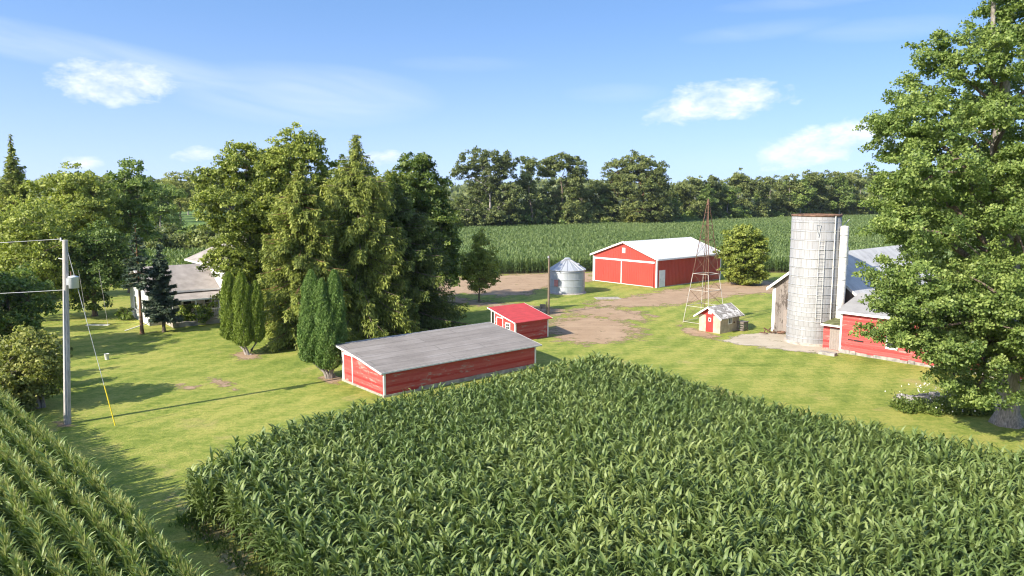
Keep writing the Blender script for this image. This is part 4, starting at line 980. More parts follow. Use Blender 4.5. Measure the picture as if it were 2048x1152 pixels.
Geo().box(xm - 0.35, xm + 0.35, 2.2, 2.9, 6.8, 8.9).build('chimney', plain('chimney_brick', (0.42, 0.16, 0.11), 0.9, 0, 0.2, 6), mrf)
window(house, 'x', 7.4, 3.75, 0.7, 1.0, 0.1, 0.05, (2, 1), mx0); window(house, 'x', 1.7, 1.0, 0.8, 1.2, 0.1, 0.05, (1, 2)); window(house, 'x', 4.9, 1.0, 0.8, 1.2, 0.1, 0.05, (1, 2)); window(house, 'y', 3.3, 1.0, 0.7, 1.3, 0.09, 0.05, (1, 2)); window(house, 'y', 5.3, 1.1, 0.8, 1.2, 0.09, 0.05, (1, 2)); window(house, 'y', 0.9, 1.0, 0.7, 1.2, 0.09, 0.05, (1, 2))
po = Geo(); po.prism([(-2.3, 2.35), (-0.03, 2.74), (-0.03, 2.81), (-2.3, 2.43)], 1.3, L + 1.5); pr_ = po.build('porch_roof', M['house_roof'], house)
Geo().box(1.28, L + 1.5, -2.33, -2.303, 2.29, 2.43).build('fascia', M['white'], pr_)
for x in (1.45, 3.4, 5.5): Geo().box(x, x + 0.13, -2.2, -2.07, 0.0, 2.36).build('porch_post', M['white_worn'], house)
g = Geo(); [g.box(4.3 + 0.18 * i, 4.34 + 0.18 * i, -2.33, -2.29, 0.55, 1.35) for i in range(7)]; g.box(4.2, 5.5, -2.36, -2.26, 1.35, 1.42); g.box(4.2, 5.5, -2.34, -2.28, 0.5, 0.545); g.build('railing', M['white_worn'], house)
Geo().box(1.35, L + 1.4, -2.45, -0.02, 0.02, 0.42).build('porch_floor', M['concrete'], house)
Geo().box(-0.05, L, -0.06, 0, 0, 0.45).build('foundation', M['stone'], house)

# --- pole with transformer, wires and guy
bp = at(135, 848); Yp = bp[1]
up_ = thing('utility_pole', 'tall grey wooden utility pole carrying a transformer at the edge of the lawn', 'utility pole', bp)
PH = zat(480, Yp); LN = 0.62; Geo().tube([(0, 0, 0), (LN * 0.5, 0, PH * 0.5), (LN, 0, PH)], [0.175, 0.155, 0.125], 16).build('shaft', M['pole'], up_)
zt = zat(564, Yp); can = Geo().lathe([(0.0, zt - 0.32), (0.235, zt - 0.30), (0.235, zt + 0.24), (0.25, zt + 0.25), (0.25, zt + 0.28), (0.1, zt + 0.33), (0.0, zt + 0.34)], 24, LN * 0.8 + 0.42, -0.05, cap=False).build('transformer', M['can'], up_)
g = Geo(); lx = LN * 0.8 - 0.05; g.tube([(lx + 0.38, -0.05, zt + 0.3), (lx + 0.36, -0.05, zt + 0.56)], [0.045, 0.03], 8); g.tube([(lx + 0.54, -0.02, zt + 0.3), (lx + 0.54, -0.02, zt + 0.42)], [0.04, 0.03], 8); g.build('bushing', M['rust'], can)
Geo().box(LN * 0.8 + 0.08, LN * 0.8 + 0.20, -0.12, 0.02, zt - 0.15, zt + 0.2).build('mounting_bracket', M['galv'], up_)
g = Geo(); g.tube([(LN, 0, PH - 0.05), (LN - 0.22, 0, PH - 0.02)], 0.025, 6); g.tube([(LN - 0.22, 0, PH - 0.06), (LN - 0.22, 0, PH + 0.12)], [0.05, 0.03], 8); zi = zat(519, Yp); g.tube([(LN * 0.88, -0.02, zi), (LN * 0.88 - 0.32, -0.02, zi + 0.06)], 0.03, 6); g.build('insulator', M['white_worn'], up_)
g = Geo(); g.tube([(0.03, -0.18, 0.3), (LN * 0.72, -0.16, zt - 0.4)], 0.022, 5); g.build('ground_wire', M['galv'], up_)
def wire(name, label, a, b, sag, r=0.014, mat='wire'):
    pts = [tuple(np.array(a) + (np.array(b) - np.array(a)) * t - np.array([0, 0, 4 * sag * t * (1 - t)])) for t in np.linspace(0, 1, 25)]
    return tag(Geo().tube(pts, r, 5).build(name, M[mat], None), label, 'wire')
wire('power_line', 'upper overhead wire running left from the top of the utility pole', (bp[0] + LN - 0.22, Yp, PH + 0.05), (bp[0] - 48, Yp + 2, PH + 0.4), 0.9, 0.012)
zl = zat(580, Yp); wire('power_line', 'lower overhead wire running left from below the transformer on the pole', (bp[0] + LN * 0.75 - 0.13, Yp, zl), (bp[0] - 48, Yp + 2, zl + 0.5), 0.9, 0.013)
ga = at(231, 853); gt = np.array([bp[0] + LN + 0.06, Yp, zat(497, Yp)])
gw = thing('guy_wire', 'slanting guy wire with a bright yellow lower sleeve beside the utility pole', 'guy wire', ga)
Geo().tube([tuple(gt - ga), (0, 0, -0.05)], 0.013, 6).build('cable', M['wire'], gw)
Geo().tube([tuple((gt - ga) * 0.235), tuple((gt - ga) * 0.004)], 0.03, 8).build('sleeve', M['yellow'], gw)
b2 = at(1097, 629); p2 = thing('yard_pole', 'slim brown wooden pole standing behind the red roofed shed', 'utility pole', b2)
h2 = zat(511, b2[1]); Geo().tube([(0, 0, 0), (0.02, 0, h2)], [0.125, 0.085], 10).build('shaft', M['pole_brown'], p2); Geo().box(-0.14, 0.02, -0.14, -0.06, h2 - 0.25, h2 - 0.05).build('bracket', M['galv'], p2)
b3 = at(1088, 628); p3 = thing('meter_post', 'weathered post and box beside the slim brown pole behind the red roofed shed', 'post', b3)
g = Geo(); g.box(0.18, 0.28, -0.05, 0.05, 0, 1.25); g.box(-0.35, -0.27, -0.04, 0.04, 0, 0.95); g.build('post', M['pole_brown'], p3); Geo().box(-0.42, 0.16, -0.08, 0.06, 0.55, 0.98).build('box', M['gray_board'], p3)

# --- small things on the grass
bk = at(214, 719); bu = thing('bucket', 'small white metal bucket standing alone on the lawn', 'bucket', bk)
Geo().lathe([(0.13, 0.0), (0.17, 0.42), (0.18, 0.43), (0.16, 0.42), (0.12, 0.05)], 20).build('pail', M['white_worn'], bu); Geo().tube([(0.17 * math.cos(t), 0, 0.42 - 0.16 * math.sin(t)) for t in np.linspace(0, PI, 9)], 0.008, 5).build('handle', M['galv'], bu)
sp = at(196, 660); sg = thing('swing', 'plank swing hanging low on ropes from the trees at the left', 'swing', sp)
Geo().box(-1.0, 1.0, -0.14, 0.14, 0.42, 0.47).build('seat', M['white_worn'], sg)
for x in (-0.9, 0.9): Geo().tube([(x, 0, 0.40), (x - 0.35, 0.3, 2.6), (x - 0.95, 0.9, 5.2)], 0.012, 5).build('rope', M['pole'], sg)
pb = at(537, 640) + np.array([0, 2, 0]); pg = thing('propane_tank', 'white rounded tank half hidden between the cedars and spruces', 'tank', pb, R(35))
Geo().tube([(-1.15, 0, 0.72), (-1.08, 0, 0.72), (-0.9, 0, 0.72), (0.9, 0, 0.72), (1.08, 0, 0.72), (1.15, 0, 0.72)], [0.08, 0.3, 0.42, 0.42, 0.3, 0.08], 20).build('vessel', M['white'], pg)
for x in (-0.7, 0.7): Geo().box(x - 0.06, x + 0.06, -0.3, 0.3, 0, 0.4).build('leg', M['concrete'], pg)
fb_ = at(283, 660); fbt = thing('fallen_board', 'pale board lying tilted on the ground by the blue spruces', 'board', fb_, R(30)); Geo().tube([(-1.3, 0, 0.05), (1.2, 0, 0.75)], 0.05, 6).build('plank', M['white_worn'], fbt)
padb = at(1215, 597); Geo_ = Geo().box(-1.4, 1.4, -0.8, 0.8, 0, 0.07); pad = Geo_.build('concrete_pad', M['concrete']); pad.location = padb; pad.rotation_euler = (0, 0, R(8)); tag(pad, 'small pale concrete pad in the grass right of the grain bin', 'concrete pad')
sb = at(1548, 668); scr = thing('scrap_pile', 'rusty brown scrap iron lying on the ground at the barn corner', 'scrap', sb, R(10)); g = Geo(); rs = rng_(8)
for i in range(9):
    p = rs.uniform(-1, 1, 2) * np.array([1.1, 0.35]); a = rs.uniform(0, PI); g.tube([(p[0], p[1], 0.06 + rs.uniform(0, 0.2)), (p[0] + math.cos(a) * 0.8, p[1] + math.sin(a) * 0.3, 0.08 + rs.uniform(0, 0.45))], rs.uniform(0.03, 0.08), 6)
g.lathe([(0.30, 0.1), (0.36, 0.1), (0.36, 0.22), (0.30, 0.22), (0.30, 0.1)], 18, 0.6, -0.1, cap=False); g.build('iron', M['rust'], scr)
cb_ = at(1662, 711); st = Geo().box(-0.9, 0.35, -0.22, 0.22, 0, 0.22).build('timber_step', M['stone']); st.location = cb_; st.rotation_euler = (0, 0, R(-48)); tag(st, 'low dark timber edge at the corner of the red barn wing', 'timber')

# ------------------------------------------------------------------ trees and shrubs
def btree(name, label, base_px, L, mat, seed, leaf, cr, cat='tree', dy=0.0, asp=1.0, **kw):
    b = at(*base_px); Y = b[1] + dy
    return broadleaf(name, label, cat, b, plobes(Y, L, asp), M[mat], seed, leaf, cr, **kw)

# big silver maple at the right
btree('maple_tree', 'very tall maple with pale flared trunk hanging over the red barn wing', (2014, 848), [
    (2030, 40, 0, 70, 75), (1945, 115, -1, 70, 66), (1955, 215, 2.0, 60, 60), (1860, 110, 0, 42, 45), (1835, 190, 1, 62, 42), (1880, 245, -2, 105, 72), (1765, 245, 0, 42, 26), (1815, 290, 2, 80, 45),
    (2075, 210, 0, 100, 110), (1870, 345, -3, 105, 72), (1965, 350, 3, 110, 90), (1790, 390, 0, 55, 48), (2080, 370, -3, 100, 100), (1840, 455, -3, 100, 66), (1940, 480, 3, 120, 95), (1770, 555, -1, 56, 36), (1850, 560, -4, 85, 60),
    (1770, 660, -1.5, 55, 30), (1850, 655, -3, 95, 52), (1945, 610, -4, 85, 75), (1960, 700, -2, 90, 68), (2070, 560, -4, 105, 100), (2075, 700, -3, 85, 80), (1955, 780, -3.4, 62, 45), (2050, 725, 1, 60, 40),
    (2000, 590, -5, 60, 50), (2045, 660, -5, 60, 50), (1835, 605, -4.5, 75, 42), (1885, 690, -4.5, 60, 42), (1785, 600, -2.5, 60, 36), (1905, 752, -3, 48, 34), (1995, 560, -4, 60, 50), (2010, 420, -3.5, 70, 60), (1900, 700, -4, 60, 40), (1935, 795, -2.5, 34, 22), (2085, 770, -2, 40, 40), (2002, 120, -2.2, 42, 52), (2000, 225, -2.6, 48, 40), (2018, 330, -3, 50, 44), (2180, 130, 1, 120, 110), (2210, 330, -1, 130, 120), (2230, 530, 0, 130, 110), (2170, 690, -1, 110, 80), (2030, -40, -1, 75, 60), (2060, -140, 1, 65, 60)],
    'maple', 101, 0.145, 0.42, dens=1.18, per=78, trunk_r=0.50, bark='bark_maple', limb_bark='bark', fork=0.26, flare=1.75, twigs=6, lean=(-1.2, 0))
# yellow-green maples behind the spruces
btree('maple_tree', 'broad yellow green maple with ragged top beside the farmhouse roof', (508, 640), [
    (440, 370, 0, 52, 52), (490, 330, 0, 50, 42), (470, 430, -2, 75, 70), (480, 305, 1, 28, 24), (530, 400, 1, 60, 75), (470, 520, -3, 60, 50), (520, 500, 0, 65, 75), (490, 590, -2, 50, 45), (545, 320, 1, 35, 40)],
    'yellow_maple', 102, 0.24, 0.56, dens=1.25, per=66, trunk_r=0.3)
btree('maple_tree', 'tall leafy maple crown rising just left of the golden spruces', (580, 640), [
    (590, 310, 0, 58, 40), (615, 290, 0, 30, 24), (555, 345, -1, 42, 45), (610, 375, 0, 52, 55), (570, 430, -1, 55, 70), (630, 440, 2, 55, 65), (580, 520, 0, 62, 70), (668, 365, 2, 42, 46), (690, 435, 3, 60, 60), (755, 390, 3, 45, 46)],
    'yellow_maple', 103, 0.24, 0.56, dens=1.25, per=66, trunk_r=0.3)
btree('broadleaf_tree', 'dark green broadleaf tree at the right end of the tall clump by the drive', (846, 612), [
    (820, 350, 0, 42, 42), (845, 325, -1, 24, 20), (800, 400, -2, 50, 60), (860, 400, 0, 40, 55), (875, 375, 0, 20, 18), (855, 470, -1, 60, 60), (890, 480, 0, 30, 60), (870, 540, 0, 55, 50), (805, 480, 0, 50, 70)],
    'dark_leaf', 104, 0.26, 0.58, dens=1.3, per=66, trunk_r=0.32)
# small trees in the yard
btree('young_tree', 'young light green tree standing alone on the grass by the dirt drive', (958, 603), [(962, 490, 0, 15, 26), (945, 520, 0, 30, 24), (975, 522, 0, 28, 24), (960, 545, 0, 40, 26), (935, 550, 0, 14, 16), (985, 552, 0, 16, 18), (958, 570, 0, 26, 13)],
    'yellow_maple', 105, 0.18, 0.40, dens=1.4, per=48, trunk_r=0.10, fork=0.2, flare=1.2)
btree('round_tree', 'dense rounded bright green tree beside the machine shed', (1490, 570), [(1488, 478, 0, 34, 32), (1465, 500, 0, 26, 32), (1512, 500, 0, 24, 34), (1490, 520, -1, 38, 34), (1470, 545, 0, 24, 20), (1510, 545, 0, 22, 22), (1490, 556, 0, 30, 14)],
    'yellow_maple', 106, 0.28, 0.46, dens=1.8, per=40, trunk_r=0.16, fork=0.12, stems=3)
# left-hand clump
btree('walnut_tree', 'rounded yellow green tree at the far left behind the utility pole', (140, 600), [(150, 365, 0, 52, 36), (105, 385, 0, 50, 36), (185, 395, 0, 40, 36), (140, 430, -2, 85, 50), (90, 450, -2, 60, 50), (190, 450, 0, 50, 45)],
    'yellow_maple', 107, 0.28, 0.66, dens=1.15, per=62, trunk_r=0.3)
btree('walnut_tree', 'mid green tree with a pointed double top left of the clump', (262, 585), [(262, 350, 0, 24, 32), (240, 372, 0, 32, 26), (280, 400, 0, 34, 42), (240, 420, 0, 45, 42), (275, 455, 1, 45, 30), (220, 450, 1, 30, 30)],
    'maple', 108, 0.30, 0.68, dens=1.1, per=60, trunk_r=0.28)
btree('shade_tree', 'leafy tree filling the left edge above the grey pole top', (60, 640), [(60, 440, 0, 62, 42), (20, 480, 0, 50, 50), (100, 480, -1, 55, 45), (60, 530, -2, 75, 50), (10, 560, -1, 45, 60), (115, 550, -1, 50, 50)],
    'yellow_maple', 109, 0.24, 0.58, dens=1.25, per=40, trunk_r=0.28)
btree('shade_tree', 'leafy tree over the plank swing to the right of the utility pole', (190, 632), [(200, 480, 0, 55, 36), (165, 500, -1, 48, 42), (235, 500, 0, 36, 40), (190, 550, -1, 60, 40), (150, 575, -1, 40, 45), (225, 548, 0, 30, 30), (180, 600, -1, 30, 28)],
    'maple', 110, 0.24, 0.56, dens=1.3, per=40, trunk_r=0.22)
btree('shade_tree', 'dark leafy tree low at the left frame edge behind the fruit tree', (20, 700), [(20, 590, 0, 50, 55), (60, 600, 0, 45, 45), (-30, 600, 0, 60, 70), (30, 650, -1, 55, 40)],
    'maple', 111, 0.26, 0.55, dens=1.3, per=40, trunk_r=0.2)
btree('fruit_tree', 'low spreading olive green fruit tree with crooked bare trunk by the tall corn', (82, 815), [(60, 690, 0, 55, 36), (20, 720, 0, 45, 50), (95, 715, -0.6, 36, 34), (50, 745, -0.8, 62, 34), (108, 740, 0, 20, 20), (-25, 720, 0, 50, 55), (15, 770, -0.5, 42, 26), (40, 788, -0.6, 45, 24), (98, 768, 0.2, 30, 22), (70, 720, 0.8, 60, 40)],
    'olive', 112, 0.17, 0.34, dens=1.5, per=38, trunk_r=0.11, fork=0.2, stems=3, flare=1.2, bark='bark_pale')
btree('shrub', 'dark green shrub mass between the fruit tree and the utility pole', (108, 775), [(105, 735, 0, 25, 30), (85, 755, 0, 30, 22), (112, 765, 0, 22, 20)], 'dark_leaf', 113, 0.17, 0.32, cat='shrub', dens=1.7, per=36, trunk_r=0.05, fork=0.1)
btree('shrub', 'dark shaded shrub growing against the farmhouse porch', (395, 650), [(388, 622, 0, 20, 20), (372, 630, 0, 18, 18), (406, 630, 0, 14, 18)], 'dark_leaf', 114, 0.2, 0.36, cat='shrub', dens=1.6, per=36, trunk_r=0.05, fork=0.1)
btree('shrub', 'small dark shrub left of the blue spruces by the white wall', (258, 640), [(246, 625, 0, 14, 15), (256, 630, 0, 11, 11)], 'dark_leaf', 115, 0.2, 0.34, cat='shrub', dens=1.5, per=34, trunk_r=0.04, fork=0.1)
btree('oak_tree', 'lone far oak with bare pale trunk before the bright far field', (362, 452), [(362, 368, 0, 34, 26), (340, 390, 0, 26, 24), (385, 392, 0, 26, 24), (362, 405, 0, 36, 20)], 'olive', 116, 0.6, 1.1, dens=1.2, per=30, trunk_r=0.35, fork=0.45)

# spruces of the middle clump
def ctree(label, base_px, top_py, Rr, seed, mat, **kw):
    b = at(*base_px); return conifer('spruce_tree', label, b, zat(top_py, b[1]), Rr, seed, M[mat], **kw)
ctree('golden green spruce sweeping down to the lawn behind the columnar cedars', (612, 688), 318, 4.1, 201, 'norway', faces=85000, droop=0.5, hang=0.85, power=0.48, size=(0.28, 0.088), bark='bark_orange', per=7, z0=0.02)
ctree('tallest pointed spruce with drooping golden branches in the middle clump', (722, 668), 264, 5.4, 202, 'norway', faces=100000, droop=0.5, hang=1.1, power=0.52, size=(0.29, 0.088), bark='bark', per=7, z0=0.05, trunk_r=0.32)
ctree('shade-darkened spruce with layered low branches reaching toward the drive', (800, 655), 362, 5.3, 203, 'norway_shade', faces=90000, droop=0.40, hang=0.8, power=0.6, size=(0.29, 0.088), bark='bark', per=7, z0=0.05, trunk_r=0.28, side=(R(-20), 0.2))
ctree('spire topped spruce with brownish lower branches at the far left', (48, 600), 262, 3.9, 204, 'norway', faces=30000, droop=0.5, hang=0.8, power=0.9, size=(0.40, 0.13), bark='bark_orange', per=6)
ctree('thin gappy spruce with bare orange trunk by the white house wall', (284, 668), 440, 2.2, 205, 'blue', faces=4200, droop=0.42, hang=0.4, power=0.8, size=(0.30, 0.10), bark='bark_orange', per=5, gap=0.5, z0=0.42, trunk_r=0.16)
ctree('dark blue green spruce with pointed top before the farmhouse porch', (328, 664), 486, 1.75, 206, 'blue', faces=26000, droop=0.25, hang=0.35, power=0.8, size=(0.24, 0.08), bark='bark', per=6, z0=0.16, trunk_r=0.15)

# columnar cedars
def cedar(label, base_px, cols, seed, mat):
    b = at(*base_px); k = b[1] / FPX
    cc = [((px - base_px[0]) * k, dy, zat(pb, b[1]), zat(pt_, b[1]), r * k) for px, dy, pb, pt_, r in cols]
    columnar('columnar_cedar', label, b, cc, seed, M[mat])
cedar('three slim yellow green cedar columns on shared bare stems on the lawn', (498, 710), [(461, 0.2, 680, 545, 17), (491, -0.2, 690, 545, 18), (516, 0.1, 684, 562, 13)], 301, 'cedar_yellow')
cedar('dense dark green cedar of several columns at the corner of the long shed', (660, 757), [(628, 0.1, 722, 540, 21), (651, -0.25, 734, 556, 17), (674, 0.1, 726, 540, 19), (640, 0.45, 728, 585, 28), (662, -0.1, 735, 600, 26), (622, -0.1, 722, 612, 20)], 302, 'cedar')

# ---- woods behind the fields: a few kinds, each tree a copy of its own
def proto_tree(name, label, seed, H, lobes, mat, leaf, cr, dens, per, trunk_r, bark='bark_pale', fork=0.35):
    lob = [((x, y, z), r) for x, y, z, r in lobes]
    return broadleaf(name, label, 'tree', (0, 0, 0), lob, M[mat], seed, leaf, cr, dens=dens, per=per, trunk_r=trunk_r, bark=bark, fork=fork, twigs=4)
def rlobes(rng, H, Wd, n, lowf):
    lowf *= 0.7
    out = [(0, 0, H * 0.82, (Wd * 0.55, Wd * 0.55, H * 0.17))]
    for k in range(n):
        a = k * 2.4 + rng.uniform(-0.4, 0.4); rr = Wd * rng.uniform(0.35, 0.72); z = H * rng.uniform(lowf, 0.86); s = Wd * rng.uniform(0.34, 0.55)
        out.append((rr * math.cos(a), rr * math.sin(a), z, (s, s, s * 0.8)))
    return out
GW = 'trees in the woods behind the fields'
rp = rng_(40); protos = []
for k, (H, Wd, n, lf, mt) in enumerate(((20, 6.2, 9, 0.30, 'oak'), (22, 5.6, 9, 0.35, 'oak'), (18, 6.8, 9, 0.28, 'oak'), (24, 5.2, 10, 0.30, 'oak'), (17, 5.0, 8, 0.25, 'maple'))):
    protos.append(proto_tree('woodland_tree', 'green broadleaf tree among many in the far edge of the woods', 400 + k, H, rlobes(rp, H, Wd, n, lf), mt, 0.52, 1.1, 1.2, 46, 0.35))
shp = []
for k in range(3):
    shp.append(broadleaf('woodland_shrub', 'leafy shrub among many along the foot of the far woods', 'shrub', (0, 0, 0), [((x, y, z), (s, s, s * 0.85)) for x, y, z, s in ((0, 0, 2.6, 2.2), (1.8, 0.6, 1.9, 1.8), (-1.7, -0.5, 1.8, 1.9), (0.3, 1.4, 1.7, 1.7))], M[('oak', 'maple', 'oak')[k]], 420 + k, 0.5, 0.8, dens=1.3, per=30, trunk_r=0.1, fork=0.1, stems=2, twigs=2))
used_t, used_s = set(), set()
def wood(px, top, Y, k, rot, wide=1.0, label=None, base=0):
    z = zat(top, Y); x = pt(px, 400, Y)[0]; p = protos[k]; H = (20, 22, 18, 24, 17)[k] * 0.99; s = z / H; rot_ = rot
    if k not in used_t: used_t.add(k); p.location = (x, Y, 0); p.rotation_euler = (0, 0, rot_); p.scale = (s * wide, s * wide, s); p['group'] = GW; o = p
    else: o = dup(p, (x, Y, 0), rot_, (s * wide, s * wide, s), None, GW)
    if label: o['label'] = label
    return o
def shrubc(px, Y, s, k, rot):
    x = pt(px, 400, Y)[0]; p = shp[k]
    if k not in used_s: used_s.add(k); p.location = (x, Y, 0); p.rotation_euler = (0, 0, rot); p.scale = (s, s, s); p['group'] = 'shrubs along the foot of the woods'
    else: dup(p, (x, Y, 0), rot, (s, s, s * 1.0), None, 'shrubs along the foot of the woods')
def edgeY(px):      # distance of the wood's edge along its slanting line
    return float(np.interp(px, [880, 920, 1300, 1740, 2100], [212, 219, 256, 340, 420]))
# three groups that stand out
btree('oak_tree', 'tall airy oak with open crown above the young tree and drive', (985, 466), [(985, 320, 0, 34, 25), (945, 325, 0, 30, 22), (918, 345, 0, 20, 16), (1015, 325, 0, 24, 22), (960, 375, 0, 34, 20), (1000, 385, 0, 34, 26), (930, 420, -3, 36, 26), (985, 430, -3, 45, 26), (1028, 400, 0, 18, 40), (985, 350, 1, 40, 20), (945, 400, 0, 30, 26), (965, 440, -4, 40, 20)], 'oak', 501, 0.55, 1.15, dens=1.2, per=42, trunk_r=0.55, bark='bark_pale', fork=0.4, dy=3, twigs=8)
btree('oak_tree', 'narrow tall tree between the two big oaks left of the machine shed', (1062, 464), [(1058, 325, 0, 18, 20), (1055, 360, 0, 18, 28), (1065, 405, 0, 28, 36), (1050, 440, -2, 30, 20)], 'oak', 502, 0.55, 1.1, dens=1.25, per=44, trunk_r=0.4, fork=0.4, dy=5)
btree('oak_tree', 'tall dark leaning oak directly above the grain bin', (1125, 461), [(1118, 322, 0, 32, 18), (1150, 335, 0, 22, 22), (1095, 340, 0, 24, 24), (1145, 370, 0, 26, 26), (1105, 390, 0, 26, 32), (1140, 425, -3, 36, 30), (1160, 355, 1, 14, 20), (1095, 435, -3, 30, 24)], 'oak', 503, 0.55, 1.1, dens=1.25, per=44, trunk_r=0.5, bark='bark', fork=0.4, dy=3, twigs=8)
btree('oak_tree', 'massive round crowned oak rising above the red machine shed', (1288, 458), [(1270, 325, 0, 34, 20), (1240, 345, 0, 32, 26), (1305, 345, 0, 34, 26), (1275, 370, -2, 60, 36), (1230, 390, 0, 36, 34), (1320, 390, 0, 30, 36), (1290, 420, -3, 50, 30), (1240, 430, -2, 40, 24), (1330, 425, 0, 26, 26)], 'oak', 504, 0.55, 1.1, dens=1.25, per=44, trunk_r=0.6, bark='bark_orange', fork=0.35, dy=4, twigs=8)
btree('shrub', 'pale green shrub at the wood edge over the machine shed ridge', (1265, 458), [(1262, 435, 0, 18, 16), (1280, 445, 0, 14, 10)], 'olive', 505, 0.5, 0.8, cat='shrub', dens=1.5, per=32, trunk_r=0.1, fork=0.1, dy=-2)
rw = rng_(60)
for px, top, k, dy in ((1195, 355, 0, 8), (1165, 372, 2, 12), (1210, 380, 4, 2), (1355, 362, 1, 12), (1380, 352, 2, 6), (1425, 347, 0, 3), (1476, 337, 3, 8), (1500, 352, 2, 4), (1455, 370, 4, 0), (1540, 348, 0, 6), (1578, 343, 1, 4), (1620, 341, 2, 8), (1600, 356, 4, 0), (1660, 338, 0, 6), (1700, 340, 2, 5), (1745, 336, 1, 6), (1790, 335, 0, 8), (1830, 338, 2, 6), (1880, 334, 3, 8), (1930, 336, 0, 6), (1985, 332, 1, 8), (2040, 334, 2, 8), (2100, 330, 0, 8),
                       (905, 402, 2, 8), (890, 392, 0, 30), (1045, 412, 4, 1), (1410, 372, 4, -1), (1520, 362, 4, 16), (1345, 392, 4, 0), (1680, 352, 4, -2), (1770, 348, 4, 0), (1435, 356, 1, 22), (1640, 352, 3, 24), (1555, 352, 3, 24), (1720, 346, 3, 24), (1390, 362, 3, 26)):
    wood(px, top, edgeY(px) + dy, k, rw.uniform(0, 6.28), rw.uniform(0.9, 1.25))
for px in np.arange(872, 2120, 15.5):
    shrubc(px + rw.uniform(-5, 5), edgeY(px) + rw.uniform(-2.0, 4), rw.uniform(0.75, 1.5) * (1.25 if 1000 < px < 1360 else 1.0), int(rw.integers(0, 3)), rw.uniform(0, 6.28))
for px in np.arange(880, 2120, 22):
    shrubc(px + rw.uniform(-8, 8), edgeY(px) + rw.uniform(10, 24), rw.uniform(1.5, 2.3), int(rw.integers(0, 3)), rw.uniform(0, 6.28))
# trees behind the left-hand fields
for px, top, Y, k in ((330, 352, 300, 0), (300, 350, 330, 1), (405, 352, 340, 2), (430, 356, 330, 0), (225, 352, 210, 3), (200, 345, 190, 0), (310, 362, 200, 4), (345, 358, 400, 2), (375, 356, 400, 1), (280, 345, 360, 3), (455, 352, 340, 2), (-60, 345, 120, 1), (-10, 352, 150, 0), (400, 362, 420, 0), (425, 362, 420, 3), (318, 372, 170, 4)):
    wood(px, top, Y, k, rw.uniform(0, 6.28), rw.uniform(1.0, 1.3))
for px in np.arange(225, 470, 13):
    shrubc(px + rw.uniform(-4, 4), 142 + rw.uniform(-6, 8), rw.uniform(0.9, 1.35), int(rw.integers(0, 3)), rw.uniform(0, 6.28))
for px in np.arange(-40, 260, 22):
    shrubc(px, 108 + rw.uniform(-4, 6), rw.uniform(0.8, 1.2), int(rw.integers(0, 3)), rw.uniform(0, 6.28))
# trees just outside the left edge whose shade falls across the lawn
for x, y, z, k in ((-40, 50, 11, 2), (-47, 58, 9.5, 0), (-36.5, 42, 8.5, 4)):
    o = dup(protos[k], (x, y, 0), x, (z / 20,) * 3, 'tree off the left side whose shade lies on the lawn', 'shade trees beyond the left edge')

# distant wooded rise
def far_woods():
    rng = rng_(70); n = 26000; az = rng.uniform(-0.85, 0.85, n); D = rng.uniform(900, 1700, n)
    x = np.sin(az) * D; y = np.cos(az) * D
    hgt = 20 + 5 * np.sin(az * 9 + 1) + 4 * np.sin(az * 23) + 3 * np.sin(x * 0.03) * np.sin(y * 0.04) + np.where(D > 1300, 8, 0)
    z = hgt * rng.uniform(0.1, 1.0, n) ** 0.5
    P = np.column_stack([x, y, z]); nr = unit(rng.normal(size=P.shape) + np.array([0, -0.3, 0.6])); ax = np.cross(nr, rng.normal(size=P.shape))
    V, Q = kites(P, ax, nr, rng.uniform(5, 9, n), rng.uniform(4, 7, n))
    o = link('far_woods', nmesh('far_woods', V, Q, M['oak'], np.repeat(np.clip(rng.normal(0.5, 0.15, n), 0, 1), 4)))
    tag(o, 'hazy band of distant woods along the horizon', 'woods', None, 'stuff')
far_woods()

# ------------------------------------------------------------------ low growth
def blades(name, label, P, h, w, mat, seed, kind='stuff', up=1.0, tmean=0.5, cat='grass', z=0.0, flat=False):
    rng = rng_(seed); n = len(P); hh = h * rng.uniform(0.5, 1.4, n)
    ax = np.column_stack([rng.normal(0, 0.55, n), rng.normal(0, 0.55, n), np.full(n, up)]); nr = unit(np.column_stack([rng.normal(0, 0.6, n), rng.normal(0, 0.6, n), np.ones(n)])) if flat else unit(np.column_stack([rng.normal(size=n), rng.normal(size=n), rng.normal(0, 0.4, n)]))
    Cn = np.column_stack([P, z + hh * 0.45]); V, Q = kites(Cn, ax, nr, hh, w * rng.uniform(0.6, 1.4, n), 0.15)
    patch = 0.12 * np.sin(P[:, 0] * 1.1 + 1.7 * np.sin(P[:, 1] * 0.6)) * np.sin(P[:, 1] * 0.9 + 0.4)
    o = link(name, nmesh(name, V, Q, mat, np.repeat(np.clip(rng.normal(tmean, 0.18, n) + patch, 0, 1), 4)))
    return tag(o, label, cat, None, kind)
rl = rng_(91)
def uni(n, x0, x1, y0, y1): return np.column_stack([rl.uniform(x0, x1, n), rl.uniform(y0, y1, n)])
def along(a, b, n, spread):
    t = rl.random(n)[:, None]; a = np.array(a); b = np.array(b); return a + (b - a) * t + rl.normal(0, spread, (n, 2))
E1 = near_poly[0]; E2 = near_poly[5]
P = np.concatenate([along(E1 + UA * 0.05, E2 + UA * 0.05, 1600, 0.2), along(E1 - UB * 0.2, near_poly[1] - UB * 0.2, 4000, 0.22), along(near_poly[1] - UB * 0.2, near_poly[2] - UB * 0.2, 4000, 0.22), along(near_poly[2] - UB * 0.2, near_poly[3] - UB * 0.2, 4000, 0.22), along(near_poly[3] + UA * 0.2, near_poly[4] + UA * 0.2, 7000, 0.25), along(LC - UB2 * 25 + UA2 * 0.1, LC + UB2 * 16 + UA2 * 0.1, 6000, 0.2)])
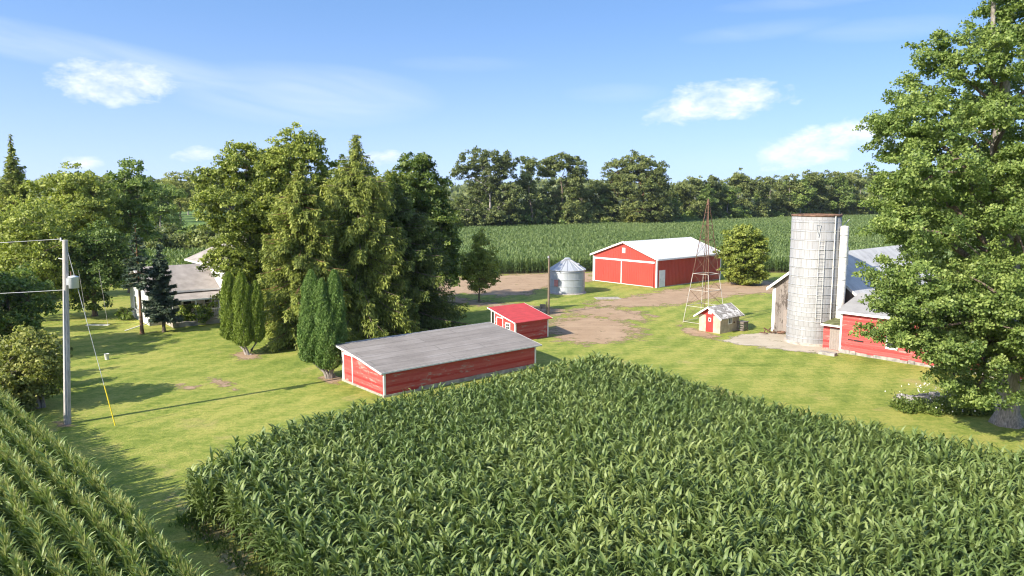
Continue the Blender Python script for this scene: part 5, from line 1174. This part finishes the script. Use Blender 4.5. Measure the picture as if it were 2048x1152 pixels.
blades('weeds', 'low ragged weeds growing along the edges of the corn', P, 0.22, 0.05, M['weed'], 93, cat='weeds')
# weedy stone heap by the big maple
hc = at(1890, 806); hp_ = thing('stone_heap', 'grey heap of stones and gravel among weeds left of the big maple trunk', 'stone heap', hc, R(-20))
rs = rng_(94)
for i in range(46):
    x, y = np.clip(rs.normal(0, 1.3), -2.1, 2.1), np.clip(rs.normal(0, 0.45), -0.8, 0.8); r = rs.uniform(0.12, 0.34); g = Geo(); n = 8
    pr = [(r * 0.55, -0.05), (r, r * 0.25), (r * 0.8, r * 0.6), (r * 0.3, r * 0.78)]
    g.lathe(pr, n, smooth=True); g.v = [(a + rs.normal(0, r * 0.12), b + rs.normal(0, r * 0.12), c + rs.normal(0, r * 0.07)) for a, b, c in g.v]
    o = g.build('stone', M['stone'], hp_); o.location = (x, y, max(0, 0.45 * math.exp(-(x / 1.6) ** 2 - (y / 0.6) ** 2) - 0.05)); o.scale = (1.3, 1.0, 0.8)
g = Geo(); n = 24; prof = []
vs = [(0, 0, 0.50)]; fs = []
for k, (rr, zz) in enumerate(((0.35, 0.42), (0.7, 0.2), (1.0, -0.02))):
    vs += [(2.7 * rr * math.cos(2 * PI * j / n) * rs.uniform(0.9, 1.1), 1.0 * rr * math.sin(2 * PI * j / n) * rs.uniform(0.9, 1.1), zz * (rs.uniform(0.85, 1.15))) for j in range(n)]
fs += [(0, 1 + j, 1 + (j + 1) % n) for j in range(n)] + [(1 + k * n + j, 1 + (k + 1) * n + j, 1 + (k + 1) * n + (j + 1) % n, 1 + k * n + (j + 1) % n) for k in range(2) for j in range(n)]
g.add(vs, fs, True); g.build('gravel', M['stone'], hp_)
wc = at(1890, 822)
cl = np.clip(rl.normal(size=(60, 2)), -1.4, 1.4) * np.array([1.7, 0.55]) + wc[:2]; P = cl[rl.integers(0, 60, 9000)] + rl.normal(0, 0.16, (9000, 2))
Pz = np.abs(rl.normal(0, 0.28, 9000)); ax = rl.normal(size=(9000, 3)) + np.array([0, 0, 0.4]); nr = unit(rl.normal(size=(9000, 3)) + np.array([0, 0, 0.8]))
V, Q = kites(np.column_stack([P, Pz + 0.05]), ax, nr, rl.uniform(0.08, 0.2, 9000), rl.uniform(0.05, 0.11, 9000))
wo = tag(link('weed_patch', nmesh('weed_patch', V, Q, M['weed'], np.repeat(np.clip(rl.normal(0.5, 0.2, 9000), 0, 1), 4))), 'leafy weed patch in front of the stone heap by the big maple', 'weeds', None, 'stuff')
F = np.concatenate([at(1858, 800)[:2] + rl.normal(0, 0.45, (50, 2)), at(1925, 835)[:2] + rl.normal(0, 0.5, (25, 2)), at(1800, 806)[:2] + rl.normal(0, 0.3, (10, 2))]); n = len(F)
V, Q = kites(np.column_stack([F, rl.uniform(0.35, 0.95, n)]), rl.normal(size=(n, 3)), unit(rl.normal(size=(n, 3)) * 0.6 + np.array([0, -0.5, 1.0])), np.full(n, 0.08), np.full(n, 0.08))
tag(link('white_flowers', nmesh('white_flowers', V, Q, M['petal'])), 'small white wildflowers above the weeds near the big maple', 'flowers', None, 'stuff')

# ------------------------------------------------------------------ summer air
m, t = newmat('summer_haze')
vol = t.n('ShaderNodeVolumePrincipled', {'Color': (0.80, 0.88, 1.0, 1), 'Density': 0.00008, 'Anisotropy': 0.2})
oo_ = t.t.nodes.new('ShaderNodeOutputMaterial'); t.t.links.new(vol.outputs[0], oo_.inputs[1])
hz_ = Geo().box(-5200, 5200, -600, 9200, -1.0, 46).build('haze', m); hz_['kind'] = 'stuff'
